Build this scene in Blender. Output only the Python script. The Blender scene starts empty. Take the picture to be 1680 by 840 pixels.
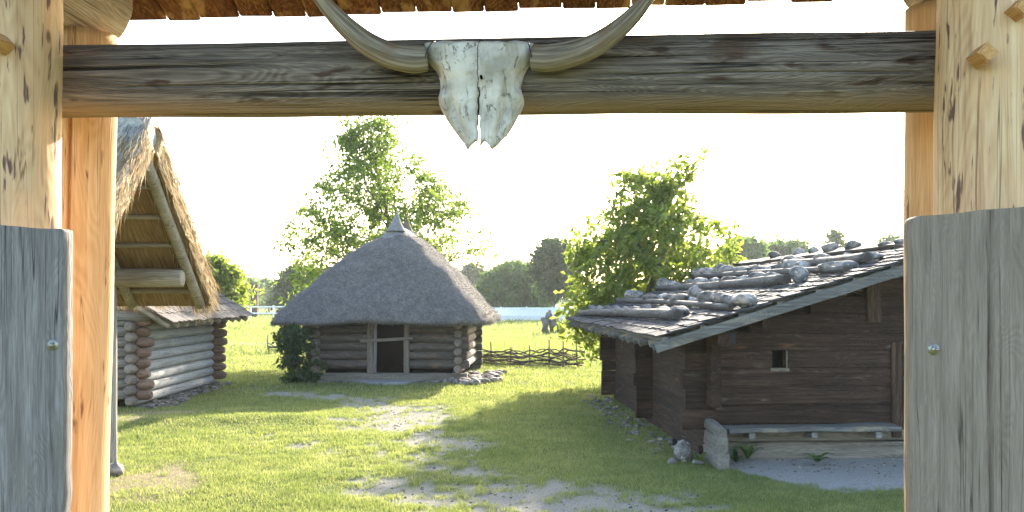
import bpy, bmesh, math, random
import numpy as np
from mathutils import Vector, Matrix, noise as mnoise

S = bpy.context.scene
COL = S.collection
R = math.radians
rnd = random.Random(11)
rng = np.random.default_rng(5)

# ---------------------------------------------------------------- camera maths
F, H, HY = 1633.33, 2.4, 487.0
def P(px, py, d):                      # a point at distance d seen at a photo pixel
    return Vector(((px-840)/F*d, d, H-(py-HY)/F*d))
def G(px, py, z=0.0):                  # the ground point seen at a photo pixel
    d = F*(H-z)/(py-HY)
    return Vector(((px-840)/F*d, d, z))

# ---------------------------------------------------------------- objects
def tag(o, label=None, cat=None, group=None, kind=None):
    if label: o['label'] = label
    if cat: o['category'] = cat
    if group: o['group'] = group
    if kind: o['kind'] = kind
    return o
def thing(name, label, cat, loc=(0, 0, 0), rz=0.0, group=None):
    o = bpy.data.objects.new(name, None); COL.objects.link(o)
    o.location = loc; o.rotation_euler = (0, 0, rz)
    return tag(o, label, cat, group)

class MB:
    def __init__(s): s.v = []; s.f = []; s.sm = []; s.m = []; s.uv = []
    def add(s, vs, fs, smooth=True, mat=0, uv=None):
        o = len(s.v); s.v.extend([tuple(q) for q in vs])
        for k, f in enumerate(fs):
            s.f.append([i+o for i in f]); s.sm.append(smooth if not isinstance(smooth, list) else smooth[k]); s.m.append(mat)
            s.uv.append(uv[k] if uv else [(0, 0)]*len(f))
    def build(s, name, mats, parent=None, loc=None):
        me = bpy.data.meshes.new(name); me.from_pydata(s.v, [], s.f)
        me.polygons.foreach_set('use_smooth', s.sm)
        me.polygons.foreach_set('material_index', s.m)
        ul = me.uv_layers.new(name='UVMap')
        flat = np.array([c for u in s.uv for q in u for c in q], dtype=np.float32)
        ul.data.foreach_set('uv', flat)
        for m in (mats if isinstance(mats, (list, tuple)) else [mats]): me.materials.append(m)
        me.update()
        o = bpy.data.objects.new(name, me); COL.objects.link(o)
        if parent: o.parent = parent
        if loc is not None: o.location = loc
        return o

def frame(d, up=Vector((0, 0, 1))):
    d = d.normalized()
    if abs(d.dot(up)) > .97: up = Vector((0, 1, 0))
    a = d.cross(up).normalized(); b = a.cross(d).normalized()
    return a, b

def log(mb, p0, p1, r0, r1=None, seg=14, rings=8, wob=.03, cone=0.0, cone0=None, cracks=(), sq=0.0, mat=0, seed=None, bend=0.0):
    """a tapered, slightly uneven round timber; cone = length of the tapered end cut"""
    p0, p1 = Vector(p0), Vector(p1); r1 = r0 if r1 is None else r1
    L = (p1-p0).length; a, b = frame(p1-p0)
    sd = rnd.random()*100 if seed is None else seed
    ts = [i/rings for i in range(rings+1)]
    c0 = cone if cone0 is None else cone0
    st = [(t, 1.0) for t in ts]
    if c0: st = [(0, .62), (c0*.5/L, .86)] + [(c0/L+(1-c0/L)*t if not cone else t, 1.0) for t, _ in st if t > c0/L*1.02]
    if cone: st = [q for q in st if q[0] < 1-cone/L*1.02] + [(1-cone/L, 1.0), (1-cone*.5/L, .86), (1, .62)]
    vs, uvs = [], []
    bd = a*math.cos(sd)+b*math.sin(sd)
    for t, k in st:
        c = p0.lerp(p1, t) + bd*(bend*math.sin(math.pi*t))
        r = (r0+(r1-r0)*t)*k
        for j in range(seg):
            th = 2*math.pi*j/seg
            n = mnoise.noise(Vector((math.cos(th)*1.3+sd, math.sin(th)*1.3, t*L*1.3+sd)))*wob*3*r
            rr = r+n
            for (ca, t0, t1, dep, wd) in cracks:
                da = (th-ca+math.pi) % (2*math.pi)-math.pi
                e = min(1, max(0, (t-t0)/.03), ) * min(1, max(0, (t1-t)/.06))
                cc = da + .05*mnoise.noise(Vector((t*L*1.5, ca, 3)))
                rr -= dep*e*math.exp(-(cc/wd)**2)
            if sq:
                m = max(abs(math.cos(th)), abs(math.sin(th))); rr *= (1-sq)+sq*.86/m
            vs.append(c+a*math.cos(th)*rr+b*math.sin(th)*rr)
    fs, sm = [], []
    n = len(st)
    for i in range(n-1):
        for j in range(seg):
            k = (j+1) % seg
            fs.append([i*seg+j, i*seg+k, (i+1)*seg+k, (i+1)*seg+j]); sm.append(True)
            uvs.append([(j/seg, st[i][0]*L), ((j+1)/seg, st[i][0]*L), ((j+1)/seg, st[i+1][0]*L), (j/seg, st[i+1][0]*L)])
    fs.append(list(range(seg))[::-1]); fs.append(list(range((n-1)*seg, n*seg))); sm += [False, False]
    uvs += [[(0, 0)]*seg]*2
    mb.add(vs, fs, sm, mat, uvs)

def beam(mb, p0, p1, w, h, up=(0, 0, 1), ch=.012, rings=5, wob=.004, mat=0, seed=None, taper=1.0):
    """a hewn beam, plank or shingle: rounded rectangle swept from p0 to p1 (w across, h along up)"""
    p0, p1 = Vector(p0), Vector(p1)
    a, b = frame(p1-p0, Vector(up)); L = (p1-p0).length
    sd = rnd.random()*100 if seed is None else seed
    ch = min(ch, w*.3, h*.3)
    sec = [(-w/2+ch, -h/2), (w/2-ch, -h/2), (w/2, -h/2+ch), (w/2, h/2-ch), (w/2-ch, h/2), (-w/2+ch, h/2), (-w/2, h/2-ch), (-w/2, -h/2+ch)]
    vs = []
    for i in range(rings+1):
        t = i/rings; c = p0.lerp(p1, t); k = 1+(taper-1)*t
        for j, (x, y) in enumerate(sec):
            nx = mnoise.noise(Vector((x*3+sd, y*3, t*L*2)))*wob*2
            ny = mnoise.noise(Vector((x*3+sd+31, y*3, t*L*2)))*wob*2
            vs.append(c+a*(x*k+nx)+b*(y*k+ny))
    fs = []
    for i in range(rings):
        for j in range(8):
            k = (j+1) % 8
            fs.append([i*8+j, i*8+k, (i+1)*8+k, (i+1)*8+j])
    fs.append(list(range(8))[::-1]); fs.append(list(range(rings*8, rings*8+8)))
    mb.add(vs, fs, False, mat)

def box(mb, c, s, mat=0, m=None):
    x, y, z = s[0]/2, s[1]/2, s[2]/2; c = Vector(c)
    vs = [Vector(q) for q in ((-x,-y,-z),(x,-y,-z),(x,y,-z),(-x,y,-z),(-x,-y,z),(x,-y,z),(x,y,z),(-x,y,z))]
    if m: vs = [m @ q for q in vs]
    mb.add([c+q for q in vs], [[3,2,1,0],[4,5,6,7],[0,1,5,4],[1,2,6,5],[2,3,7,6],[3,0,4,7]], False, mat)

def tube(mb, pts, rads, seg=8, mat=0, sub=4):
    """a smooth tapered tube through points"""
    pts = [Vector(p) for p in pts]; n = len(pts)
    def cr(a, b, c, d, t): return .5*((2*b)+(c-a)*t+(2*a-5*b+4*c-d)*t*t+(3*b-a-3*c+d)*t**3)
    Q, W = [], []
    for i in range(n-1):
        a, b, c, d = pts[max(i-1, 0)], pts[i], pts[i+1], pts[min(i+2, n-1)]
        ra, rb, rc, rd = rads[max(i-1, 0)], rads[i], rads[i+1], rads[min(i+2, n-1)]
        for k in range(sub): Q.append(cr(a, b, c, d, k/sub)); W.append(max(.0005, cr(ra, rb, rc, rd, k/sub)))
    Q.append(pts[-1]); W.append(rads[-1])
    vs, fs, uv = [], [], []
    A = None; ln = [0]
    for i in range(1, len(Q)): ln.append(ln[-1]+(Q[i]-Q[i-1]).length)
    for i, q in enumerate(Q):
        d = (Q[min(i+1, len(Q)-1)]-Q[max(i-1, 0)]).normalized()
        if A is None: A, _ = frame(d)
        A = (A-d*A.dot(d)).normalized(); B = d.cross(A)
        for j in range(seg):
            th = 2*math.pi*j/seg; vs.append(q+A*math.cos(th)*W[i]+B*math.sin(th)*W[i])
    for i in range(len(Q)-1):
        for j in range(seg):
            k = (j+1) % seg; fs.append([i*seg+j, i*seg+k, (i+1)*seg+k, (i+1)*seg+j])
            uv.append([(j/seg, ln[i]), ((j+1)/seg, ln[i]), ((j+1)/seg, ln[i+1]), (j/seg, ln[i+1])])
    fs.append(list(range(seg))[::-1]); fs.append(list(range((len(Q)-1)*seg, len(Q)*seg))); uv += [[(0, 0)]*seg]*2
    mb.add(vs, fs, True, mat, uv)

def stone_mesh(mb, c, r, seed, sub=3, rough=.22, rot=None, round_=0.0):
    bm = bmesh.new(); bmesh.ops.create_icosphere(bm, subdivisions=sub, radius=1)
    m = rot or Matrix.Rotation(seed*1.7, 3, 'Z')
    o = Vector((seed*3.1, seed*7.7, seed))
    vs = []
    rs = random.Random(seed*13.7); cuts = []
    for _ in range(9):
        n_ = Vector((rs.gauss(0, 1), rs.gauss(0, 1), rs.gauss(0, 1))).normalized(); cuts.append((n_, rs.uniform(.62, .92)+round_))
    for v in bm.verts:
        q = v.co.copy()
        for n_, of in cuts:
            e_ = q.dot(n_)-of
            if e_ > 0: q -= n_*e_*.8
        k = 1+rough*mnoise.noise(q*.9+o)+rough*.5*mnoise.noise(q*2.1+o)+rough*.2*mnoise.noise(q*5+o)
        q = Vector((q.x*r[0], q.y*r[1], q.z*r[2]))*k
        vs.append(Vector(c)+m @ q)
    fs = [[v.index for v in f.verts] for f in bm.faces]
    bm.free(); mb.add(vs, fs, True)

def raw_mesh(name, v, f_idx, nper, mat, parent=None, smooth=False):
    """numpy arrays -> one mesh of n-gons with nper corners"""
    me = bpy.data.meshes.new(name)
    me.vertices.add(len(v)); me.vertices.foreach_set('co', v.astype(np.float32).ravel())
    nf = len(f_idx)
    me.loops.add(nf*nper); me.loops.foreach_set('vertex_index', f_idx.astype(np.int32).ravel())
    me.polygons.add(nf); me.polygons.foreach_set('loop_start', np.arange(0, nf*nper, nper, dtype=np.int32))
    me.polygons.foreach_set('loop_total', np.full(nf, nper, dtype=np.int32))
    me.polygons.foreach_set('use_smooth', np.full(nf, smooth))
    me.update(calc_edges=True); me.materials.append(mat)
    o = bpy.data.objects.new(name, me); COL.objects.link(o)
    if parent: o.parent = parent
    return o

# ---------------------------------------------------------------- numpy noise
def vnoise(x, y, sd=0):
    xi, yi = np.floor(x).astype(np.int64), np.floor(y).astype(np.int64); fx, fy = x-xi, y-yi
    fx, fy = fx*fx*(3-2*fx), fy*fy*(3-2*fy)
    def h(a, b):
        n = (a*374761393+b*668265263+sd*974711) & 0xffffffff
        n = ((n ^ (n >> 13))*1274126177) & 0xffffffff
        return ((n ^ (n >> 16)) & 0xffff)/65535.0
    return (h(xi, yi)*(1-fx)+h(xi+1, yi)*fx)*(1-fy)+(h(xi, yi+1)*(1-fx)+h(xi+1, yi+1)*fx)*fy
def fbm(x, y, sd=0, o=4):
    r, a, t = 0, 1, 0
    for k in range(o): r = r+a*vnoise(x*2**k, y*2**k, sd+k); t += a; a *= .55
    return r/t

# ---------------------------------------------------------------- materials
class NT:
    def __init__(s, name):
        s.mat = bpy.data.materials.new(name); s.mat.use_nodes = True
        s.t = s.mat.node_tree; s.n = s.t.nodes; s.n.clear()
        s.out = s.n.new('ShaderNodeOutputMaterial')
    def N(s, typ, **kw):
        n = s.n.new('ShaderNode'+typ)
        for k, v in kw.items():
            if k in n.inputs: s.put(n.inputs[k], v)
            else: setattr(n, k, v)
        return n
    def put(s, sock, v):
        if hasattr(v, 'is_output'): s.t.links.new(v, sock)
        else: sock.default_value = v
    def math(s, op, a, b=0.0, clamp=False):
        n = s.n.new('ShaderNodeMath'); n.operation = op; n.use_clamp = clamp
        s.put(n.inputs[0], a); s.put(n.inputs[1], b); return n.outputs[0]
    def noise(s, vec, scale, detail=4, rough=.55, dist=0.0):
        n = s.N('TexNoise'); s.put(n.inputs['Vector'], vec); n.inputs['Scale'].default_value = scale
        n.inputs['Detail'].default_value = detail; n.inputs['Roughness'].default_value = rough; n.inputs['Distortion'].default_value = dist
        return n.outputs['Fac']
    def ramp(s, fac, stops):
        n = s.N('ValToRGB'); s.put(n.inputs[0], fac); e = n.color_ramp.elements
        while len(e) < len(stops): e.new(.5)
        for q, (p, c) in zip(e, stops): q.position = p; q.color = (c if len(c) == 4 else (*c, 1)) if not isinstance(c, (int, float)) else (c, c, c, 1)
        return n.outputs[0]
    def mix(s, fac, a, b, mode='MIX'):
        n = s.N('Mix'); n.data_type = 'RGBA'; n.blend_type = mode; n.clamp_factor = True
        s.put(n.inputs[0], fac)
        for k, v in ((6, a), (7, b)):
            if isinstance(v, tuple): v = (*v, 1) if len(v) == 3 else v
            s.put(n.inputs[k], v)
        return n.outputs[2]
    def scale(s, vec, sc):
        n = s.N('Mapping'); s.put(n.inputs['Vector'], vec); n.inputs['Scale'].default_value = sc; return n.outputs[0]
    def coords(s, island=True, kind='Object'):
        tc = s.N('TexCoord').outputs[kind]
        s.rand = s.N('NewGeometry').outputs['Random Per Island']
        if not island: return tc
        c = s.N('CombineXYZ')
        for k, m in zip('XYZ', (17.0, 31.0, 23.0)): s.put(c.inputs[k], s.math('MULTIPLY', s.rand, m))
        v = s.N('VectorMath'); s.put(v.inputs[0], tc); s.put(v.inputs[1], c.outputs[0]); return v.outputs[0]
    def value(s, col, v):
        n = s.N('HueSaturation'); s.put(n.inputs['Color'], col); s.put(n.inputs['Value'], v); return n.outputs[0]
    def finish(s, col, rough=.85, bump=None, bs=.4, bd=.01, spec=.25, trans=None):
        b = s.N('BsdfPrincipled'); s.put(b.inputs['Base Color'], col if not isinstance(col, tuple) else (*col, 1)); s.put(b.inputs['Roughness'], rough)
        b.inputs['Specular IOR Level'].default_value = spec
        if bump is not None:
            n = s.N('Bump'); s.put(n.inputs['Height'], bump); n.inputs['Strength'].default_value = bs; n.inputs['Distance'].default_value = bd
            s.t.links.new(n.outputs[0], b.inputs['Normal'])
        sh = b.outputs[0]
        if trans:
            t = s.N('BsdfTranslucent'); s.put(t.inputs['Color'], trans[1])
            m = s.N('MixShader'); m.inputs[0].default_value = trans[0]
            s.t.links.new(sh, m.inputs[1]); s.t.links.new(t.outputs[0], m.inputs[2]); sh = m.outputs[0]
        s.t.links.new(sh, s.out.inputs[0]); return s.mat

def ax(axis, along, across):
    return tuple(along if 'XYZ'[i] == axis else across for i in range(3))

def wood(name, dark, mid, light, axis='X', var=.35, patch=None, marks=None, lines=.5, under=None, knots=None, rough=.85, bs=.5, fine=1.0, bd=.012, rot=None, figure=.10, checks=.013):
    s = NT(name); v = s.coords()
    if rot:
        mp = s.N('Mapping'); s.put(mp.inputs['Vector'], v); mp.inputs['Rotation'].default_value = rot; v = mp.outputs[0]
    # gentle waviness of the grain
    g1 = s.noise(s.scale(v, ax(axis, 1.3*fine, 34*fine)), 1.0, 6, .62, .4)
    g2 = s.noise(s.scale(v, ax(axis, .5*fine, 8*fine)), 1.0, 4, .55, .8)
    big = s.noise(v, 1.7, 3)
    fib = s.noise(s.scale(v, ax(axis, 4.0*fine, 80*fine)), 1.0, 6, .7)
    # growth-ring figure: contour lines of a slow noise stretched along the grain
    cn = s.noise(s.scale(v, ax(axis, .42*fine, 3.6*fine)), 1.0, 2.5, .5, .6)
    ring = s.math('ADD', s.math('MULTIPLY', s.math('SINE', s.math('MULTIPLY', cn, 230.0)), .5), .5)
    fac = s.math('ADD', s.math('ADD', s.math('MULTIPLY', g1, .42), s.math('MULTIPLY', g2, .26)), s.math('ADD', s.math('MULTIPLY', fib, .32), s.math('MULTIPLY', ring, figure)))
    fac = s.math('SUBTRACT', fac, figure*.5)
    col = s.ramp(fac, [(.36, dark), (.5, mid), (.64, light)])
    hgt = s.math('ADD', g1, s.math('MULTIPLY', ring, .25))
    if patch:   # (colour, low, high)
        pm = s.noise(s.scale(v, ax(axis, .9, 3.2)), 1.6, 5, .6, .5)
        col = s.mix(s.ramp(pm, [(patch[1], 0), (patch[2], 1)]), col, patch[0])
    if marks:   # (colour, low, high, along, across)
        mm = s.noise(s.scale(v, ax(axis, marks[3], marks[4])), 1.0, 3, .5, .25)
        col = s.mix(s.ramp(mm, [(marks[1], 0), (marks[2], 1)]), col, marks[0])
    if under:   # (colour, axis, position, width): the side that never weathered
        tc = s.N('TexCoord').outputs['Object']; sp = s.N('SeparateXYZ'); s.put(sp.inputs[0], tc)
        q = s.math('ADD', sp.outputs[under[1]], s.math('MULTIPLY', s.math('SUBTRACT', g2, .5), under[3]*2.2))
        mk = s.N('MapRange'); s.put(mk.inputs[0], q); mk.inputs[1].default_value = under[2]+under[3]; mk.inputs[2].default_value = under[2]-under[3]
        uc = s.mix(g1, under[0], tuple(c*.45 for c in under[0]))
        col = s.mix(mk.outputs[0], col, uc)
    # drying checks: thin dark lines along the grain
    ln = s.noise(s.scale(v, ax(axis, .28, 21)), 1.0, 2, .5, .3)
    lm = s.ramp(s.math('ABSOLUTE', s.math('SUBTRACT', ln, .5)), [(0.0, 1), (checks, 0)])
    gate = s.ramp(s.noise(s.scale(v, ax(axis, .6, 6)), 1.0, 2), [(.44, 0), (.50, 1)])
    lm = s.math('MULTIPLY', lm, gate)
    col = s.mix(s.math('MULTIPLY', lm, lines), col, tuple(c*.25 for c in dark))
    hgt = s.math('SUBTRACT', hgt, s.math('MULTIPLY', lm, .8))
    if knots:   # (colour, density)
        vo = s.N('TexVoronoi'); s.put(vo.inputs['Vector'], s.scale(v, ax(axis, knots[1]*.55, knots[1]))); vo.inputs['Scale'].default_value = 1.0
        km = s.ramp(vo.outputs['Distance'], [(.05, 1), (.09, 0)])
        kr = s.ramp(vo.outputs['Distance'], [(.02, 0), (.035, 1)])
        col = s.mix(s.math('MULTIPLY', km, .85), col, s.mix(kr, tuple(min(1, c*2.6) for c in knots[0]), knots[0]))
    val = s.math('ADD', 1-var/2, s.math('MULTIPLY', s.rand, var))
    val = s.math('MULTIPLY', val, s.math('ADD', .78, s.math('MULTIPLY', big, .44)))
    return s.finish(s.value(col, val), rough, hgt, bs, bd)

def simple(name, col, rough=.6, metal=0.0, var=.2, scale=12):
    s = NT(name); v = s.coords(); n = s.noise(v, scale, 5)
    c = s.ramp(n, [(.3, tuple(q*(1-var) for q in col)), (.7, tuple(min(1, q*(1+var)) for q in col))])
    m = s.finish(c, rough, n, .25, .005)
    for q in s.n:
        if q.type == 'BSDF_PRINCIPLED': q.inputs['Metallic'].default_value = metal
    return m

def stone_mat(name, tint=(1, 1, 1)):
    s = NT(name); v = s.coords()
    oi = s.N('ObjectInfo').outputs['Random']
    n = s.noise(v, 7, 7, .65); n2 = s.noise(v, 55, 3)
    c = s.ramp(n, [(.36, (.048, .045, .041)), (.5, (.115, .107, .098)), (.64, (.21, .197, .18))])
    c = s.mix(s.ramp(n2, [(.56, 0), (.64, 1)]), c, (.14, .135, .13))
    warm = s.ramp(s.noise(v, 3.5, 3), [(.52, 0), (.66, 1)])
    c = s.mix(s.math('MULTIPLY', warm, .6), c, (.29, .215, .16))
    c = s.mix(s.ramp(s.noise(v, 13, 4, .6), [(.57, 0), (.63, .75)]), c, (.36, .355, .30))
    c = s.mix(1.0, c, tuple(tint), 'MULTIPLY')
    c = s.value(c, s.math('MULTIPLY', s.math('ADD', .5, s.math('MULTIPLY', oi, .95)), s.math('ADD', .75, s.math('MULTIPLY', s.rand, .5))))
    return s.finish(c, .85, n, .5, .02)

def leaf_mat(name, a, b, c2, trans=.45, tcol=None, rough=.5):
    s = NT(name); tc = s.coords(False); r = s.rand
    n = s.noise(tc, .9, 2)
    f = s.math('ADD', s.math('MULTIPLY', r, .6), s.math('MULTIPLY', n, .4))
    c = s.ramp(f, [(.2, a), (.5, b), (.85, c2)])
    t = s.mix(1.0, c, tcol or (1.9, 1.8, .8), 'MULTIPLY')
    return s.finish(c, rough, None, spec=.35, trans=(trans, t))

M = {}
M['post'] = wood('peeled_spruce', (.45, .265, .14), (.60, .40, .225), (.71, .52, .325), 'Z', .1, marks=((.15, .085, .065), .60, .66, 5.5, 34), patch=((.70, .42, .22), .50, .66), lines=.75, knots=((.13, .06, .03), 4.6), bs=.3, bd=.006, figure=.07)
M['post2'] = wood('orange_spruce', (.47, .26, .12), (.62, .37, .18), (.72, .48, .27), 'Z', .1, marks=((.25, .11, .055), .64, .70, 4.0, 22), lines=.7, knots=((.2, .09, .04), 4.0), bs=.3, bd=.006, figure=.07)
M['beam'] = wood('weathered_beam', (.072, .059, .05), (.180, .150, .128), (.305, .264, .23), 'X', .1, patch=((.115, .075, .055), .57, .68), marks=((.075, .048, .036), .61, .68, 4.5, 19), lines=1.0, figure=.085, fine=1.7, checks=.028, under=((.34, .25, .165), 2, -.116, .018), knots=((.07, .04, .025), 2.6), bs=.9)
M['tie'] = wood('tie_beam_wood', (.20, .155, .10), (.38, .31, .215), (.52, .44, .33), 'Y', .1, lines=.9, bs=.5, fine=1.1, figure=.06)
M['gateroof'] = wood('roof_board_wood', (.045, .016, .009), (.12, .046, .022), (.27, .13, .06), 'Y', .7, patch=((.32, .19, .09), .56, .64), lines=.5, bs=.5, fine=1.4)
M['greyplank'] = wood('grey_plank', (.11, .096, .09), (.21, .187, .176), (.325, .294, .276), 'Z', .1, lines=.9, bs=.6, fine=2.6, figure=.05, patch=((.20, .18, .15), .58, .72))
M['warmplank'] = wood('warm_grey_plank', (.165, .126, .097), (.235, .186, .148), (.305, .248, .203), 'Z', .1, lines=.9, bs=.4, fine=2.6, figure=.05, checks=.008)
M['peg'] = wood('peg_wood', (.36, .17, .06), (.52, .28, .11), (.62, .38, .18), 'Y', .3, bs=.2)
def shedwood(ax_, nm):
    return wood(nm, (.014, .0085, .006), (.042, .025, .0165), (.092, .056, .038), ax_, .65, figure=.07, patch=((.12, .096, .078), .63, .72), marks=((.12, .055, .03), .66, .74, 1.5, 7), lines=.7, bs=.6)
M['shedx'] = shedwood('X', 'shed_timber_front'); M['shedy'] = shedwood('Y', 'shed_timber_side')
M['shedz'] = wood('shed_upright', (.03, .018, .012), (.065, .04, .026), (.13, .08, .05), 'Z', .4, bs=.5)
M['greyx'] = wood('grey_timber', (.07, .068, .062), (.135, .131, .12), (.215, .209, .195), 'X', .3, patch=((.30, .24, .16), .55, .68), bs=.45)
M['greyy'] = wood('grey_timber_long', (.11, .102, .09), (.20, .188, .165), (.30, .285, .255), 'Y', .3, bs=.45)
M['sill'] = wood('sill_timber', (.095, .082, .062), (.17, .149, .117), (.25, .22, .176), 'X', .2, bs=.4)
M['sillend'] = wood('grey_sill_end', (.10, .09, .075), (.18, .165, .14), (.26, .24, .21), 'Y', .3, bs=.5)
M['shingle'] = wood('grey_shingle', (.022, .022, .023), (.055, .055, .057), (.12, .12, .12), 'X', .75, patch=((.13, .09, .07), .60, .68), bs=.6, fine=1.3)
M['shingle2'] = wood('brown_shingle', (.055, .045, .037), (.115, .096, .08), (.20, .172, .146), 'X', .6, bs=.6)
M['birch'] = wood('weight_log_bark', (.05, .044, .037), (.115, .104, .091), (.20, .185, .164), 'Y', .3, patch=((.08, .06, .045), .55, .64), bs=.6, fine=.6)
M['endgrain'] = simple('dark_end_grain', (.075, .06, .048), .9)
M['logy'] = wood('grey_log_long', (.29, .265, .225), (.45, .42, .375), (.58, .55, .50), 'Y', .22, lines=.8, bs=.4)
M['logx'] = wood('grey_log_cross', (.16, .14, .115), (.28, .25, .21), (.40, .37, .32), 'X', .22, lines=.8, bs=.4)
M['logend'] = wood('brown_log_end', (.11, .065, .042), (.20, .125, .085), (.28, .19, .135), 'X', .4, bs=.4)
M['logendy'] = wood('brown_log_end_long', (.13, .10, .075), (.23, .185, .145), (.32, .265, .215), 'Y', .4, bs=.4)
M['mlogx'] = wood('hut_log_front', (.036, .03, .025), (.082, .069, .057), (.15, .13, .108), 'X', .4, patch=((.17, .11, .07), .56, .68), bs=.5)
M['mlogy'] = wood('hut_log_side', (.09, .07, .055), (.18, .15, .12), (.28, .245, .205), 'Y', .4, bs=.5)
M['mlogz'] = wood('hut_door_post', (.08, .06, .045), (.17, .135, .10), (.27, .23, .185), 'Z', .4, bs=.4)
M['pole'] = wood('rafter_pole', (.19, .15, .10), (.315, .26, .185), (.43, .37, .28), 'X', .25, bs=.35, fine=.6)
M['polez'] = wood('grey_post', (.20, .18, .15), (.32, .29, .25), (.43, .40, .35), 'Z', .2, bs=.35)
M['stone'] = stone_mat('field_stone'); M['palestone'] = stone_mat('pale_stone', (1.85, 1.75, 1.62))
M['stick'] = wood('wattle_stick', (.07, .05, .035), (.15, .11, .08), (.24, .19, .145), 'X', .6, bs=.4)
M['bark'] = wood('tree_bark', (.07, .055, .04), (.14, .115, .09), (.22, .19, .155), 'Z', .3, bs=.7)
M['metal'] = simple('zinc_metal', (.42, .40, .34), .5, 1.0, .2, 30)
M['iron'] = simple('dark_iron', (.06, .055, .05), .6, .7)
M['white'] = simple('white_paint', (.78, .79, .80), .5)
M['dark'] = simple('shade_black', (.007, .006, .005), .95)  # near-black that paints interior shade into openings and holes
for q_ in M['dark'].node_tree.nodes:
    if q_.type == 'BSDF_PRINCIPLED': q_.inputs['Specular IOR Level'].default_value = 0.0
M['black'] = simple('lantern_black', (.022, .024, .028), .45)
M['brownbox'] = simple('brown_pillar_wood', (.10, .07, .055), .8)

def thatch_mat(name, dark, mid, light, stretch=(6, 2.0, 60), speck=0.0):
    s = NT(name); v = s.coords(False)
    rr = s.rand
    g = s.noise(s.scale(v, stretch), 1.0, 6, .65, .3)
    big = s.noise(v, 1.4, 4)
    f = s.math('ADD', s.math('MULTIPLY', g, .6), s.math('ADD', s.math('MULTIPLY', big, .25), s.math('MULTIPLY', rr, .15)))
    c = s.ramp(f, [(.33, dark), (.5, mid), (.66, light)])
    h = g
    if speck:
        n = s.noise(v, 24, 3, .7); n2 = s.noise(v, 60, 2, .7)
        c = s.mix(s.ramp(n, [(.40, 0), (.62, 1)]), s.value(c, .62), c)
        c = s.mix(s.ramp(n2, [(.60, 0), (.7, .6)]), c, tuple(min(1, q*1.5) for q in light))
        h = s.math('ADD', n, n2)
        return s.finish(c, .95, h, 1.0, .05, .1)
    return s.finish(c, .9, h, .7, .03, .15)
M['thatch'] = thatch_mat('golden_thatch', (.13, .082, .038), (.30, .205, .105), (.52, .40, .235), (14, 14, 14))
M['thatch_grey'] = thatch_mat('grey_thatch', (.15, .14, .125), (.30, .285, .26), (.50, .47, .42), (16, 16, 16))
M['thatch_in'] = thatch_mat('thatch_underside', (.14, .085, .038), (.33, .21, .10), (.54, .38, .20), (48, 3, 3))
M['shorn'] = thatch_mat('shorn_reed', (.155, .138, .122), (.235, .212, .19), (.32, .293, .265), (5, 5, 5), speck=1)
M['ridge'] = thatch_mat('ridge_reed', (.13, .122, .112), (.22, .208, .194), (.31, .295, .275), (18, 18, 4))

def straw_mat(name, a, b, c2):
    s = NT(name); s.coords(False)
    c = s.ramp(s.rand, [(.1, a), (.5, b), (.9, c2)])
    return s.finish(c, .7, None, spec=.2, trans=(.25, c))
M['straw'] = straw_mat('straw_stalks', (.20, .13, .06), (.42, .31, .165), (.66, .54, .34))
M['reedtip'] = straw_mat('reed_tips_grey', (.11, .10, .09), (.20, .185, .168), (.34, .315, .285))
M['straw_grey'] = straw_mat('grey_straw_stalks', (.15, .14, .125), (.34, .32, .29), (.60, .57, .51))

def bone_mat():
    s = NT('weathered_bone'); v = s.coords(False)
    n = s.noise(v, 9, 6, .6); n2 = s.noise(v, 40, 4, .6); sm = s.noise(s.scale(v, (9, 9, 2.4)), 1.6, 4)
    c = s.ramp(n, [(.34, (.37, .34, .30)), (.5, (.56, .525, .475)), (.64, (.68, .645, .59))])
    c = s.mix(s.ramp(sm, [(.52, 0), (.66, .8)]), c, (.33, .295, .22))
    c = s.mix(s.ramp(n2, [(.62, 0), (.70, .8)]), c, (.19, .175, .145))
    cr = s.noise(s.scale(v, (11, 11, 3.0)), 1.0, 5, .6, 1.0)
    cl = s.ramp(s.math('ABSOLUTE', s.math('SUBTRACT', cr, .5)), [(0, 1), (.010, 0)])
    gt = s.ramp(s.noise(v, 6, 2), [(.46, 0), (.54, 1)])
    cl = s.math('MULTIPLY', cl, gt)
    c = s.mix(s.math('MULTIPLY', cl, .75), c, (.12, .105, .08))
    h = s.math('SUBTRACT', s.math('ADD', n, s.math('MULTIPLY', n2, .5)), cl)
    return s.finish(c, .8, h, .7, .012)
M['bone'] = bone_mat(); M['seam'] = simple('skull_seam', (.10, .095, .08), .9)
def horn_mat():
    s = NT('horn_keratin'); uv = s.N('TexCoord').outputs['UV']
    g = s.noise(s.scale(uv, (22, 3.0, 1)), 1.0, 6, .6, .3); b = s.noise(s.scale(uv, (2.0, 5, 1)), 1.0, 3)
    c = s.ramp(g, [(.36, (.105, .08, .056)), (.5, (.21, .17, .126)), (.64, (.33, .285, .228))])
    c = s.mix(s.ramp(b, [(.5, 0), (.65, .7)]), c, (.17, .10, .05))
    return s.finish(c, .5, g, .4, .008, .4)
M['horn'] = horn_mat()

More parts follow.
